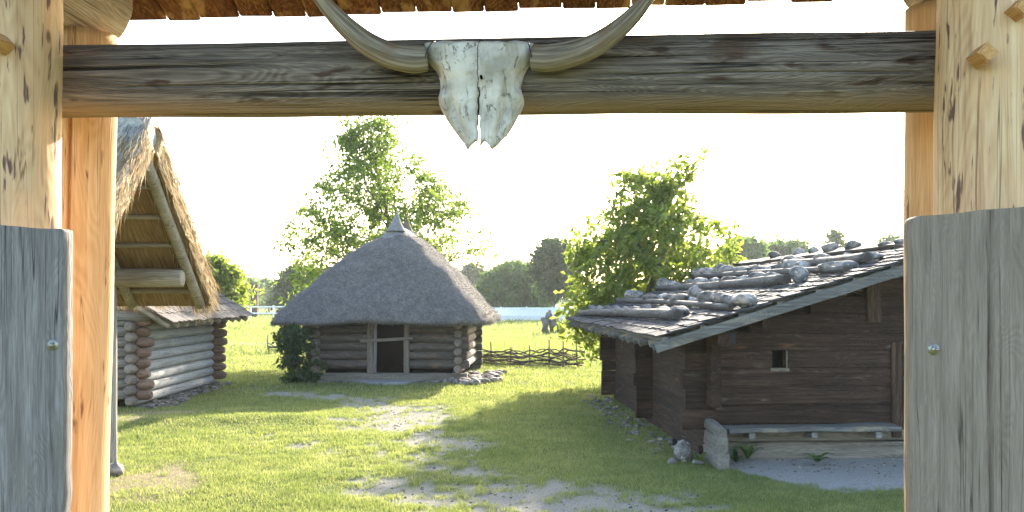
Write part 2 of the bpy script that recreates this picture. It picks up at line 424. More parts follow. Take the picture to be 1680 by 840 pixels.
# ---------------------------------------------------------------- world, sun, camera
SUN_AZ, SUN_EL = R(17), R(20.5)
w = bpy.data.worlds.new('World'); S.world = w; w.use_nodes = True
wn = w.node_tree.nodes; wl = w.node_tree.links; wn.clear()
sky = wn.new('ShaderNodeTexSky'); sky.sky_type = 'NISHITA'; sky.sun_disc = False
sky.sun_elevation = SUN_EL; sky.sun_rotation = SUN_AZ; sky.air_density = 1.0; sky.dust_density = 1.6; sky.ozone_density = 1.0
bg = wn.new('ShaderNodeBackground'); bg.inputs[1].default_value = .15
wo = wn.new('ShaderNodeOutputWorld'); wl.new(sky.outputs[0], bg.inputs[0]); wl.new(bg.outputs[0], wo.inputs[0])
sv = Vector((math.sin(SUN_AZ)*math.cos(SUN_EL), math.cos(SUN_AZ)*math.cos(SUN_EL), math.sin(SUN_EL)))
sl = bpy.data.lights.new('sun', 'SUN'); sl.energy = 3.9; sl.angle = R(.6); sl.color = (1.0, .90, .74)
so = bpy.data.objects.new('sun', sl); COL.objects.link(so); so.rotation_euler = sv.to_track_quat('Z', 'Y').to_euler(); so.location = sv*60
cam = bpy.data.cameras.new('camera'); cam.lens = 35; cam.sensor_width = 36; cam.shift_y = (HY-420)/1680
cam.clip_start = .05; cam.clip_end = 3000
co = bpy.data.objects.new('camera', cam); COL.objects.link(co); co.location = (0, 0, H); co.rotation_euler = (R(90), 0, 0)
S.camera = co
vs_ = S.view_settings; vs_.view_transform = 'Standard'; vs_.look = 'None'; vs_.exposure = 2.3; vs_.gamma = 1; vs_.use_curve_mapping = False

# ---------------------------------------------------------------- ground
BLOBS = [  # photo px, py, half width, half height, strength: worn, gravelly places
    (655, 685, 82, 24, 1.12), (600, 660, 42, 10, 1.0), (545, 652, 45, 5, .8), (480, 646, 70, 4, .85), (420, 640, 50, 3, .7), (700, 705, 45, 12, .8), (640, 716, 60, 8, .45),
    (760, 735, 60, 16, .8), (735, 760, 60, 14, .85), (700, 728, 40, 9, .85), (775, 780, 60, 12, .95), (660, 800, 80, 14, .9), (760, 812, 100, 24, 1.1), (860, 802, 100, 18, 1.1), (960, 822, 120, 18, 1.1),
    (1060, 838, 120, 10, .95), (700, 836, 110, 12, .7), (900, 850, 260, 18, .9), (500, 730, 120, 20, .45), (585, 745, 90, 16, .6), (690, 718, 50, 10, 1.0), (720, 745, 50, 8, .95), (400, 700, 60, 10, .25), (830, 790, 40, 8, .8)]
DIRT = [(230, 795, 95, 24, 1.0), (150, 800, 90, 40, .9), (262, 680, 80, 10, .9), (210, 690, 40, 14, .9), (1130, 770, 60, 10, .45), (760, 625, 40, 6, .8)]
def blobsum(x, y, L):
    o = np.zeros_like(x)
    for px, py, a, b, s in L:
        c = G(px, py); rx = a/F*c.y*1.25; ry = (F*H/(py-b-HY)-F*H/(py+b-HY))/2*1.25
        o = np.maximum(o, s*np.exp(-(((x-c.x)/rx)**2+((y-c.y)/ry)**2)**1.3*.9))
    return o
def bare(x, y):
    n = fbm(x*1.4+7, y*1.1+3, 3, 5); n2 = fbm(x*5.5+2, y*4.0+8, 13, 3)
    return np.clip((blobsum(x, y, BLOBS)*1.25+(n-.5)*1.7+(n2-.5)*1.5-.58)*1.9, 0, .92)
def dirt(x, y):
    n = fbm(x*1.7+1, y*1.7+9, 8, 4)
    return np.clip((blobsum(x, y, DIRT)+(n-.5)*1.3-.35)*2.2, 0, 1)
def yardm(x, y):
    # grey gravel yard before the shed: a rounded tongue that runs off to the right
    n = (fbm(x*1.3, y*1.3, 31, 4)-.5)*.6+(fbm(x*6, y*6, 33, 3)-.5)*.7
    front = 12.15+np.clip((4.3-x), 0, 9)**2*.95+n
    return np.clip((y-front)/.35, 0, 1)*np.clip((15.6-y)/.2, 0, 1)*np.clip((x-2.72)/.12, 0, 1)*np.clip((9.5-x)/.3, 0, 1)
def gheight(x, y):
    far = np.clip((60-y)/30, 0, 1)
    z = (fbm(x*.45, y*.45, 21, 3)-.5)*.10*far+(fbm(x*2.2, y*2.2, 5, 3)-.5)*.03*far
    bank = np.exp(-((y-(18.9+.12*(x+6)))/.8)**2)*np.clip((-x-2.8)/1.5, 0, 1)*np.clip((x+9)/1.5, 0, 1)
    z = z+bank*.12-bare(x, y)*.025*far
    k = np.exp(-((x-4.2)/3.4)**6-((y-14.0)/1.2)**6)
    return z*(1-k)
def axis_pts(lo, hi, fine, outer):
    p = list(np.arange(lo, hi, fine)); s = fine
    a = hi
    while a < outer: s *= 1.18; p.append(a); a += s
    s = fine; a = lo
    while a > -outer: s *= 1.18; a -= s; p.insert(0, a)
    return np.array(p)
gx = axis_pts(-10, 9, .075, 700); gy = axis_pts(7.5, 31, .075, 700)
X, Y = np.meshgrid(gx, gy); Z = gheight(X, Y)
gv = np.stack([X.ravel(), Y.ravel(), Z.ravel()], 1)
nx, ny = len(gx), len(gy); ii = np.arange(nx*ny).reshape(ny, nx)
gf = np.stack([ii[:-1, :-1].ravel(), ii[:-1, 1:].ravel(), ii[1:, 1:].ravel(), ii[1:, :-1].ravel()], 1)
def ground_mat():
    s = NT('meadow_ground'); v = s.coords(False)
    at = s.N('Attribute'); at.attribute_name = 'cover'; sp = s.N('SeparateColor'); s.put(sp.inputs[0], at.outputs['Color'])
    g = s.noise(v, 6, 5); g2 = s.noise(v, .35, 4)
    c = s.ramp(g, [(.3, (.055, .075, .018)), (.5, (.10, .125, .03)), (.7, (.16, .17, .055))])
    c = s.mix(s.ramp(g2, [(.4, 0), (.65, .6)]), c, (.15, .16, .05))
    p = s.noise(v, 38, 5, .7); p2 = s.noise(v, 9, 4)
    gr = s.ramp(p, [(.3, (.15, .135, .115)), (.5, (.265, .243, .212)), (.7, (.39, .365, .33))])
    gr = s.mix(s.ramp(p2, [(.45, 0), (.7, .6)]), gr, (.27, .235, .18))
    dr = s.ramp(s.noise(v, 25, 5), [(.3, (.19, .14, .085)), (.7, (.36, .285, .19))])
    c = s.mix(sp.outputs[1], c, dr); c = s.mix(sp.outputs[0], c, gr)
    yg = s.ramp(p, [(.3, (.17, .16, .145)), (.5, (.31, .292, .265)), (.7, (.46, .44, .405))])
    yg = s.mix(s.ramp(p2, [(.45, 0), (.7, .5)]), yg, (.25, .235, .20))
    c = s.mix(sp.outputs[2], c, yg)
    return s.finish(c, .95, s.math('ADD', p, s.math('MULTIPLY', g, .5)), .7, .03, .1)
go = raw_mesh('ground', gv, gf, 4, ground_mat(), smooth=True); tag(go, kind='structure')
ca = go.data.attributes.new('cover', 'FLOAT_COLOR', 'POINT')
fp = np.clip((45-Y)/10, 0, 1)
cc = np.stack([(bare(X, Y)*fp).ravel(), (dirt(X, Y)*fp).ravel(), yardm(X, Y).ravel(), np.ones(nx*ny)], 1).astype(np.float32)
ca.data.foreach_set('color', cc.ravel())

# gravel yard in front of the shed and the pale far path, each a thin sheet on the ground
def sheet(name, pts, mat, z, n=None):
    me = MB(); me.add([(p[0], p[1], z) for p in pts], [list(range(len(pts)))], False)
    return tag(me.build(name, mat), kind='structure')
def gravel_mat():
    s = NT('grey_gravel'); v = s.coords(False)
    p = s.noise(v, 45, 5, .75); p2 = s.noise(v, 2.5, 4)
    c = s.ramp(p, [(.3, (.19, .185, .18)), (.5, (.33, .325, .315)), (.7, (.50, .49, .475))])
    c = s.mix(s.ramp(p2, [(.4, 0), (.7, .5)]), c, (.27, .25, .215))
    return s.finish(c, .95, p, .8, .03, .1)
M['gravel'] = gravel_mat()
pp = [G(300, 563), G(360, 562), G(430, 563), G(520, 566), G(520, 571), G(430, 569), G(360, 566), G(300, 567)]
sheet('footpath', pp, M['gravel'], .05)
arena = [G(300, 519), G(475, 519), G(560, 519), G(560, 512), G(475, 511), G(300, 511)]
sheet('riding_ground', arena, simple('arena_sand', (.30, .24, .19), .95), .06)

# ---------------------------------------------------------------- grass (stuff)
def blades(n, d0, d1, hgt, wid, lean=.55, power=1.0, margin=1.5, keep=None):
    d = d0+(d1-d0)*rng.random(n)**power
    x = (rng.random(n)*2-1)*(.56*d+margin)
    k = bare(x, d)*np.clip((45-d)/10, 0, 1); k2 = dirt(x, d)*np.clip((45-d)/10, 0, 1)
    cl = fbm(x*3, d*3, 17, 3)
    ok = (rng.random(n) > k*1.03) & (rng.random(n) > k2*.8) & (rng.random(n) < .35+1.2*cl)
    # nothing grows on the yard or under the buildings
    ok &= rng.random(n) > yardm(x, d)*1.05-.012
    ok &= ~((x > 2.75) & (x < 9) & (d > 15) & (d < 25))
    ok &= ~((x > -5.7) & (x < -1.4) & (d > 27.9) & (d < 33))
    ok &= ~((x < -8.0) & (d > 21.4) & (d < 28))
    if keep is not None: ok &= keep(x, d)
    x, d, cl = x[ok], d[ok], cl[ok]; n = len(x)
    z = gheight(x, d)-.004
    th = rng.random(n)*2*np.pi; h = hgt*(.45+.9*rng.random(n))*(.55+.9*cl); wv = wid*(.6+.8*rng.random(n))
    la = rng.random(n)*2*np.pi; le = lean*h*rng.random(n)**.7*1.5
    bx, by = np.cos(th)*wv/2, np.sin(th)*wv/2
    v = np.empty((n, 3, 3))
    v[:, 0] = np.stack([x-bx, d-by, z], 1); v[:, 1] = np.stack([x+bx, d+by, z], 1)
    v[:, 2] = np.stack([x+np.cos(la)*le, d+np.sin(la)*le, z+h], 1)
    return v.reshape(-1, 3)
def grass_mat(name, a, b, c2, trans):
    s = NT(name); tc = s.coords(False)
    n = s.noise(tc, .55, 4); n2 = s.noise(tc, 3.0, 3)
    n3 = s.noise(tc, 1.3, 5, .65)
    f = s.math('ADD', s.math('MULTIPLY', s.rand, .40), s.math('ADD', s.math('MULTIPLY', n, .40), s.math('MULTIPLY', n2, .2)))
    c = s.ramp(f, [(.25, a), (.48, b), (.70, c2)])
    c = s.mix(s.ramp(n3, [(.54, 0), (.70, .6)]), c, tuple(q*1.2 for q in c2))
    t = s.mix(1.0, c, (1.55, 1.5, .85), 'MULTIPLY')
    return s.finish(c, .55, None, spec=.3, trans=(trans, t))
M['grass'] = grass_mat('lawn_blades', (.10, .145, .046), (.175, .22, .082), (.31, .315, .165), .5)
M['meadow'] = grass_mat('meadow_blades', (.125, .17, .06), (.19, .235, .095), (.27, .285, .145), .5)
GR = np.concatenate([blades(560000, 7.6, 15, .042, .0075), blades(420000, 15, 24, .05, .012), blades(260000, 24, 42, .07, .025)])
# taller tufts that stand in and beside the worn track
tc_ = []
for k in range(1500):
    d_ = 8+18*rng.random()**1.3; x_ = (rng.random()*2-1)*(.5*d_)
    p_ = bare(np.array([x_]), np.array([d_]))[0]
    if (p_ > .08 and rng.random() < .8) or rng.random() < .10: tc_.append((x_, d_))
tc_ = np.array([q for q in tc_ if not (q[0] > 2.6 and q[1] > 12.2) and not (q[0] < -7.6 and q[1] > 20)])
nb = 44; kx = np.repeat(tc_[:, 0], nb)+rng.normal(size=len(tc_)*nb)*.055*np.repeat(.6+rng.random(len(tc_)), nb); ky = np.repeat(tc_[:, 1], nb)+rng.normal(size=len(tc_)*nb)*.05
kz = gheight(kx, ky)-.004; N_ = len(kx); hh = .07*(.4+rng.random(N_)); th = rng.random(N_)*6.28; la = rng.random(N_)*6.28
tv = np.empty((N_, 3, 3)); tv[:, 0] = np.stack([kx-.005*np.cos(th), ky-.005*np.sin(th), kz], 1); tv[:, 1] = np.stack([kx+.005*np.cos(th), ky+.005*np.sin(th), kz], 1)
tv[:, 2] = np.stack([kx+np.cos(la)*hh*.6, ky+np.sin(la)*hh*.6, kz+hh], 1)
GR = np.concatenate([GR, tv.reshape(-1, 3)])
g_o = raw_mesh('lawn_grass', GR, np.arange(len(GR)).reshape(-1, 3), 3, M['grass'])
tag(g_o, 'short sunlit lawn grass worn thin along the path between the huts', 'grass', kind='stuff')
GM = np.concatenate([blades(150000, 41, 75, .20, .05, .6, 1.0, 4), blades(130000, 70, 150, .35, .12, .6, 1.0, 8)])
m_o = raw_mesh('meadow_grass', GM, np.arange(len(GM)).reshape(-1, 3), 3, M['meadow'])
tag(m_o, 'tall bright meadow grass beyond the wattle fence', 'grass', kind='stuff')

# ---------------------------------------------------------------- gateway in the foreground
GC, GYAW = Vector((0, 4.2, 0)), -.05
def GL(px, py, yl):                    # photo pixel -> local (x, z) on the gateway plane y = yl
    u, wv = (px-840)/F, -(py-HY)/F
    ct, st = math.cos(GYAW), math.sin(GYAW)
    # local y = -sin*(x) + cos*(y-4.2)
    t = (yl+ct*GC.y)/(-st*u+ct)
    x, y = t*u, t-GC.y
    return ct*x+st*y, H+t*wv
gate = thing('timber_gateway', 'roofed timber gateway of peeled posts and grey crossbeam framing the view', 'gateway', GC, GYAW)
# crossbeam
xl, zl = GL(60, 136, 0); xr, zr = GL(1560, 117, 0)
b = MB(); log(b, (xl, 0, 0), (xr, 0, zr-zl), .151, .168, 260, 190, .016, cracks=((.2, .0, .27, .05, .035), (.5, .06, .55, .022, .022), (-.35, .10, .50, .018, .02), (.30, .55, .99, .022, .022), (-.2, .62, .97, .018, .02), (.75, .3, .9, .02, .02)), seed=4.2)
bo = b.build('crossbeam', M['beam'], gate, (0, 0, zl))
# front and back posts
def post(px_edge, py, yl, r, side, z1, mat, name='post', dx=0.0, cracks=()):
    x, _ = GL(px_edge, py, yl); x -= side*r
    b = MB(); log(b, (x-dx, yl, -.2), (x+dx, yl, z1), r*1.03, r*.985, 220, 90, .026, cracks=cracks)
    return b.build(name, mat, gate), x
pfl, xfl = post(92, 250, -.44, .20, 1, 3.63, M['post'], cracks=((4.35, .0, 1.0, .012, .03),))
pfr, xfr = post(1540, 250, -.44, .205, -1, 3.68, M['post'], cracks=((4.55, .0, 1.0, .010, .03),))
pbl, xbl = post(176, 420, .38, .172, 1, 3.63, M['post2'], dx=.04, cracks=((4.43, .02, 1.0, .05, .035),))
pbr, xbr = post(1488, 420, .38, .175, -1, 3.70, M['post2'], cracks=((4.3, .0, 1.0, .02, .03),))
for x, zc, y1 in ((xbl-.0, 3.815, .66), (xbr+.03, 3.885, .62)):
    b = MB(); log(b, (x, -.75, zc), (x, y1, zc), .20, .188, 40, 24, .02, cone=.05, cracks=((5.2, .3, 1, .012, .04),)); b.build('tie_beam', M['tie'], gate)
# square pegs through the front posts
def peg(px, py, dx=0):
    x, z = GL(px, py, -.66)
    b = MB(); m = Matrix.Rotation(R(45), 3, 'Y'); box(b, (0, 0, 0), (.052, .10, .052), m=m)
    beam(b, (0, -.05, 0), (0, -.056, 0), .044, .044, up=(1, 0, 1), ch=.006, rings=1)
    o = b.build('peg', M['peg'], gate, (x, -.66+dx, z))
peg(1613, 90, .01); peg(1670, 17, .0); peg(-2, 70, .0)
# roof of long boards, two layers, on both slopes
sl_ = math.tan(R(20))
roof = MB()
xa, za = GL(250, 36, 1.1); xb, zb = GL(1360, 4, 1.1)
def zeave(x): return za+(zb-za)*(x-xa)/(xb-xa)
rf = bpy.data.objects.new('roof', None); COL.objects.link(rf); rf.parent = gate
x = -3.2
k = 0
while x < 3.3:
    wd = rnd.uniform(.165, .235); j = rnd.uniform(-.012, .012)
    for side in (1, -1):
        b = MB(); z = zeave(x+wd/2)+.02
        y0 = 1.1+(j if side == 1 else rnd.uniform(-.02, .02))
        beam(b, (x+wd/2, side*y0, z-sl_*(y0-1.1)), (x+wd/2, 0.01*side, z+1.1*sl_), wd-.003, .026, ch=.008, rings=6, wob=.0025)
        beam(b, (x+wd/2-.10, side*(y0-.004), z-sl_*(y0-1.104)+.028), (x+wd/2-.09, .01*side, z+1.1*sl_+.0265), wd-.004, .026, ch=.003, rings=3, wob=.001)
        b.build('roof_board', M['gateroof'], rf)
    x += wd
b = MB(); log(b, (-3.3, 0, 4.27), (3.4, 0, 4.33), .10, .10, 14, 12); b.build('ridge_pole', M['tie'], rf)

# grey planks standing before the front posts
def plank(name, label, e_px, top, side, yl, width, bolt, crack=None):
    x, zt = GL(e_px, top, yl)
    o = thing(name, label, 'plank', GC, GYAW, 'grey planks in front of the gateway'); pm = M['greyplank'] if side < 0 else M['warmplank']
    b = MB(); n, m = 64, 60; th = .065
    xs = [x+side*width*i/n for i in range(n+1)]
    vs = []
    for back in (0, 1):
        for j in range(m+1):
            for i in range(n+1):
                t = i/n; q = t*width
                top_z = zt-max(0, .024-q)**2*26-.012*mnoise.noise(Vector((q*5, 2, e_px)))+(.028*q/.3 if side > 0 else .012*q/.3)
                z = -.1+(top_z+.1)*(j/m)
                ex = .006*mnoise.noise(Vector((z*1.7, 9, e_px)))*(1-t)+(.006*mnoise.noise(Vector((z*9, 3, e_px)))*(1-t))
                ex -= side*max(0, .5-z)*.0 if side > 0 else (.022+max(0, 2.6-z)*.006)*(1-t)
                dy = -.003*mnoise.noise(Vector((q*22, z*.8, 1)))
                if i in (0, n): dy += .012
                if crack and not back: dy += .02*math.exp(-((q-crack-.004*mnoise.noise(Vector((z*2, 0, 0))))/.0045)**2)
                vs.append((xs[i]+ex, yl+(th-dy if back else dy), z))
    fs = []; N1 = (n+1)*(m+1); I = lambda q, j, i: q*N1+j*(n+1)+i
    for j in range(m):
        for i in range(n):
            fs.append([I(0, j, i), I(0, j, i+1), I(0, j+1, i+1), I(0, j+1, i)]); fs.append([I(1, j, i+1), I(1, j, i), I(1, j+1, i), I(1, j+1, i+1)])
        fs.append([I(1, j, 0), I(0, j, 0), I(0, j+1, 0), I(1, j+1, 0)]); fs.append([I(0, j, n), I(1, j, n), I(1, j+1, n), I(0, j+1, n)])
    for i in range(n): fs.append([I(0, m, i), I(0, m, i+1), I(1, m, i+1), I(1, m, i)])
    if side < 0: fs = [f[::-1] for f in fs]
    b.add(vs, fs, True); po = b.build('board', pm, o)
    try: po.data.set_sharp_from_angle(angle=R(50))
    except Exception: pass
    bx, bz = GL(bolt[0], bolt[1], yl-.01)
    q = MB(); tube(q, [(bx, yl+.02, bz), (bx, yl-.004, bz)], [.019, .019], 20, sub=1); tube(q, [(bx, yl, bz), (bx, yl-.016, bz)], [.011, .010], 6, sub=1)
    tube(q, [(bx+.004, yl-.01, bz), (bx+.004, yl-.03, bz)], [.006, .005], 10, sub=1)
    q.build('bolt', M['metal'], o)
    return o
plank('gate_plank', 'grey weathered plank with a small bolt, in front of the left gate post', 118, 374, -1, -.80, .44, (85, 566))
plank('gate_plank', 'grey weathered plank with a long crack, in front of the right gate post', 1494, 356, 1, -.80, .46, (1533, 573), .262)

# ---------------------------------------------------------------- ox skull with horns
def skull():
    yl = -.175
    o = thing('ox_skull', 'bleached ox skull with long curved horns, fixed to the gateway crossbeam', 'skull', GC, GYAW)
    OUT = [(72, 697, 876), (80, 696, 877), (90, 697, 876), (100, 701, 873), (108, 707, 869), (115, 714, 864), (123, 719, 860), (133, 722, 857), (145, 723, 855),
           (155, 722, 857), (163, 720, 860), (172, 721, 860), (182, 725, 856), (195, 732, 849), (208, 740, 842), (220, 749, 834), (230, 756, 829)]
    ys = np.array([q[0] for q in OUT], float); lx = np.array([q[1] for q in OUT], float); rx = np.array([q[2] for q in OUT], float)
    bot_l = ([0, .08, .22, .38, .55, .75, 1], [237, 231, 236, 241, 247, 238, 229])
    bot_r = ([0, .10, .25, .42, .60, .8, 1], [240, 231, 236, 246, 241, 233, 223])
    n, m = 26, 64
    b = MB(); vs = []
    def dep(t, v, half):
        # front bulge: t 0 at the middle seam, 1 at the outer edge; v 0 top, 1 bottom
        base = .075*(1-.35*v)+.03*math.exp(-((v-.25)/.25)**2)
        if v < .04: base *= .55+v*11
        f = base*(1-t**2.6)**.62
        f += .020*math.exp(-((v-.56)/.07)**2-((t-.9)/.16)**2)                 # eye rims
        f -= .024*math.exp(-((v-.70)/.17)**2-((t-.62)/.10)**2)-.010*math.exp(-((v-.74)/.2)**2-((t-.36)/.14)**2)
        f -= .022*math.exp(-((v-.33)/.10)**2-((t-.93)/.10)**2)                # grooves beside the nose
        f -= .012*math.exp(-((t)/.035)**2)*min(1, v*4)                         # seam
        f -= .010*math.exp(-((v-.08)/.05)**2-(t/.22)**2)
        f -= .010*max(0, v-.75)*4*t
        f += .006*mnoise.noise(Vector((t*4+half*9, v*9, 1)))+.003*mnoise.noise(Vector((t*14+half*9, v*26, 5)))
        return f
    rows = []
    for back in (0, 1):
        for i in range(m+1):
            row = []
            v = i/m
            for half in (-1, 1):
                for j in range(n+1):
                    t = j/n
                    bt = np.interp(t, *(bot_l if half < 0 else bot_r))
                    y = 72+(bt-72)*v
                    ye = min(y, 230)
                    e = np.interp(ye, ys, lx if half < 0 else rx)
                    sq = max(0, (y-150)/80)
                    inner = 787+half*(.85+min(1, sq)*1.5*(1+.3*mnoise.noise(Vector((y*.1, half, 0)))))+3.2*mnoise.noise(Vector((y*.06, 5, 0)))+1.6*mnoise.noise(Vector((y*.3, 8, 0)))*(1 if y < 150 else 0)
                    px = inner+(e-inner)*(t**.9)
                    if i in (0,): y += 1.5*mnoise.noise(Vector((px*.05, 0, 0)))-2*math.exp(-((px-787)/40)**2)*-1
                    x, z = GL(px, y, yl)
                    d = dep(t, v, half) if not back else -.012*(1-t*t) - .0
                    row.append(len(vs)); vs.append((x, yl-d-(0 if back else .006), z))
            rows.append(row)
    fs = []
    W = 2*(n+1)
    Fr = rows[:m+1]; Bk = rows[m+1:]
    # row layout: left half inner->outer, then right half inner->outer
    for i in range(m):
        for h0 in (0, n+1):
            for j in range(n):
                a, c = h0+j, h0+j+1
                q = [Fr[i][a], Fr[i][c], Fr[i+1][c], Fr[i+1][a]]; p = [Bk[i][a], Bk[i+1][a], Bk[i+1][c], Bk[i][c]]
                if h0 == 0: fs += [q, p]
                else: fs += [q[::-1], p[::-1]]
        fs.append([Fr[i][n], Bk[i][n], Bk[i+1][n], Fr[i+1][n]]); fs.append([Fr[i+1][W-1], Bk[i+1][W-1], Bk[i][W-1], Fr[i][W-1]])
        if i < m*.45: fs.append([Fr[i][0], Fr[i+1][0], Fr[i+1][n+1], Fr[i][n+1]]); fs.append([Bk[i][n+1], Bk[i+1][n+1], Bk[i+1][0], Bk[i][0]])
        else:
            fs.append([Fr[i][0], Fr[i+1][0], Bk[i+1][0], Bk[i][0]]); fs.append([Fr[i][n+1], Bk[i][n+1], Bk[i+1][n+1], Fr[i+1][n+1]])
    for h0 in (0, n+1):
        for j in range(n):
            fs.append([Fr[0][h0+j], Bk[0][h0+j], Bk[0][h0+j+1], Fr[0][h0+j+1]]); fs.append([Fr[m][h0+j], Fr[m][h0+j+1], Bk[m][h0+j+1], Bk[m][h0+j]])
    b.add(vs, fs, True); so_ = b.build('skull_bone', [M['bone'], M['seam']], o)
    for p_ in so_.data.polygons:
        c_ = [vs[i] for i in p_.vertices]; ids = [(i % W) for i in p_.vertices]
        if all(i in (0, n+1) for i in ids): p_.material_index = 1
    bm = bmesh.new(); bm.from_mesh(so_.data); bmesh.ops.recalc_face_normals(bm, faces=bm.faces); bm.to_mesh(so_.data); bm.free()
    # a black plug painting the shade of a drilled hole, and the dark seam
    hx, hz = GL(793, 136, yl); q = MB(); tube(q, [(hx, yl-.122, hz), (hx, yl-.06, hz)], [.0055, .0055], 12, sub=1); q.build('nail_hole_shade', M['dark'], o)
    for pts in ([(699, 96, 21), (675, 97, 22.5), (640, 90, 21), (605, 73, 19), (575, 50, 17), (545, 20, 14), (520, -12, 11), (498, -48, 8), (480, -85, 4), (474, -100, 1.5)],
                [(875, 94, 21), (900, 95, 22), (935, 89, 21), (972, 76, 19), (1005, 55, 16.5), (1035, 29, 14), (1060, 0, 11), (1083, -34, 8), (1102, -70, 4), (1108, -84, 1.5)]):
        q = MB(); pp_, rr_ = [], []
        for k, (px, py, rp) in enumerate(pts):
            yy = yl-.045-.022*k**1.15*.6
            x, z = GL(px, py, yy); pp_.append((x, yy, z)); rr_.append(rp/F*4.0)
        tube(q, pp_, rr_, 28, sub=5); q.build('horn', M['horn'], o)
    for px, tilt in ((707, .5), (871, -.25)):
        q = MB(); ring = []
        for k in range(17):
            th = -.3+k/16*(math.pi+.6)
            x, z = GL(px+tilt*18*math.cos(th), 93-21.5*math.cos(th), yl); ring.append((x, yl-.012-.094*max(0, math.sin(th)), z))
        tube(q, ring, [.0022]*17, 6, sub=2); q.build('wire', M['iron'], o)
    hx, hz = GL(788, 72, yl-.03); q = MB()
    tube(q, [(hx, yl-.03, hz-.03), (hx, yl-.03, hz+.012), (hx+.006, yl-.03, hz+.02)], [.003]*3, 6); tube(q, [(hx-.008, yl-.03, hz+.016), (hx+.012, yl-.03, hz+.016)], [.002]*2, 6); q.build('hook', M['iron'], o)
skull()

# ---------------------------------------------------------------- open thatched shelter on the left
XG, DA, ZA = -4.62, 12.6, 4.15
sh = thing('thatched_shelter', 'open post shelter with a steep shaggy thatched roof, nearest building on the left', 'shelter', (XG, DA, 0))
def straws(n, origin, u, v, nrm, un, vn, length, width, lift, mat, name, parent, droop=.2, spread=.25, edge=None):
    """loose stalks lying down the slope: u across, v down; un, vn extents"""
    a = rng.random(n)*un; bb = rng.random(n)*vn
    if edge is not None: a, bb = edge(a, bb, n)
    o_ = np.array(origin)[None]+np.outer(a, np.array(u))+np.outer(bb, np.array(v))+np.outer(rng.random(n)*lift, np.array(nrm))
    L = length*(.5+rng.random(n)); d = np.array(v)[None]+(rng.random((n, 3))-.5)*2*spread
    d /= np.linalg.norm(d, axis=1)[:, None]
    e = o_+d*L[:, None]+np.array([0, 0, -1])[None]*(droop*L*rng.random(n))[:, None]
    side = np.cross(d, rng.normal(size=(n, 3))); side /= np.linalg.norm(side, axis=1)[:, None]; side *= width
    vv = np.empty((n, 3, 3)); vv[:, 0] = o_-side; vv[:, 1] = o_+side; vv[:, 2] = e
    vv = vv.reshape(-1, 3)
    return raw_mesh(name, vv, np.arange(len(vv)).reshape(-1, 3), 3, mat, parent)
SLP = 2.0/2.45                        # drop per metre run of the shelter roof
RUN = 2.40
XW = -5.4                             # the roof runs off to the left
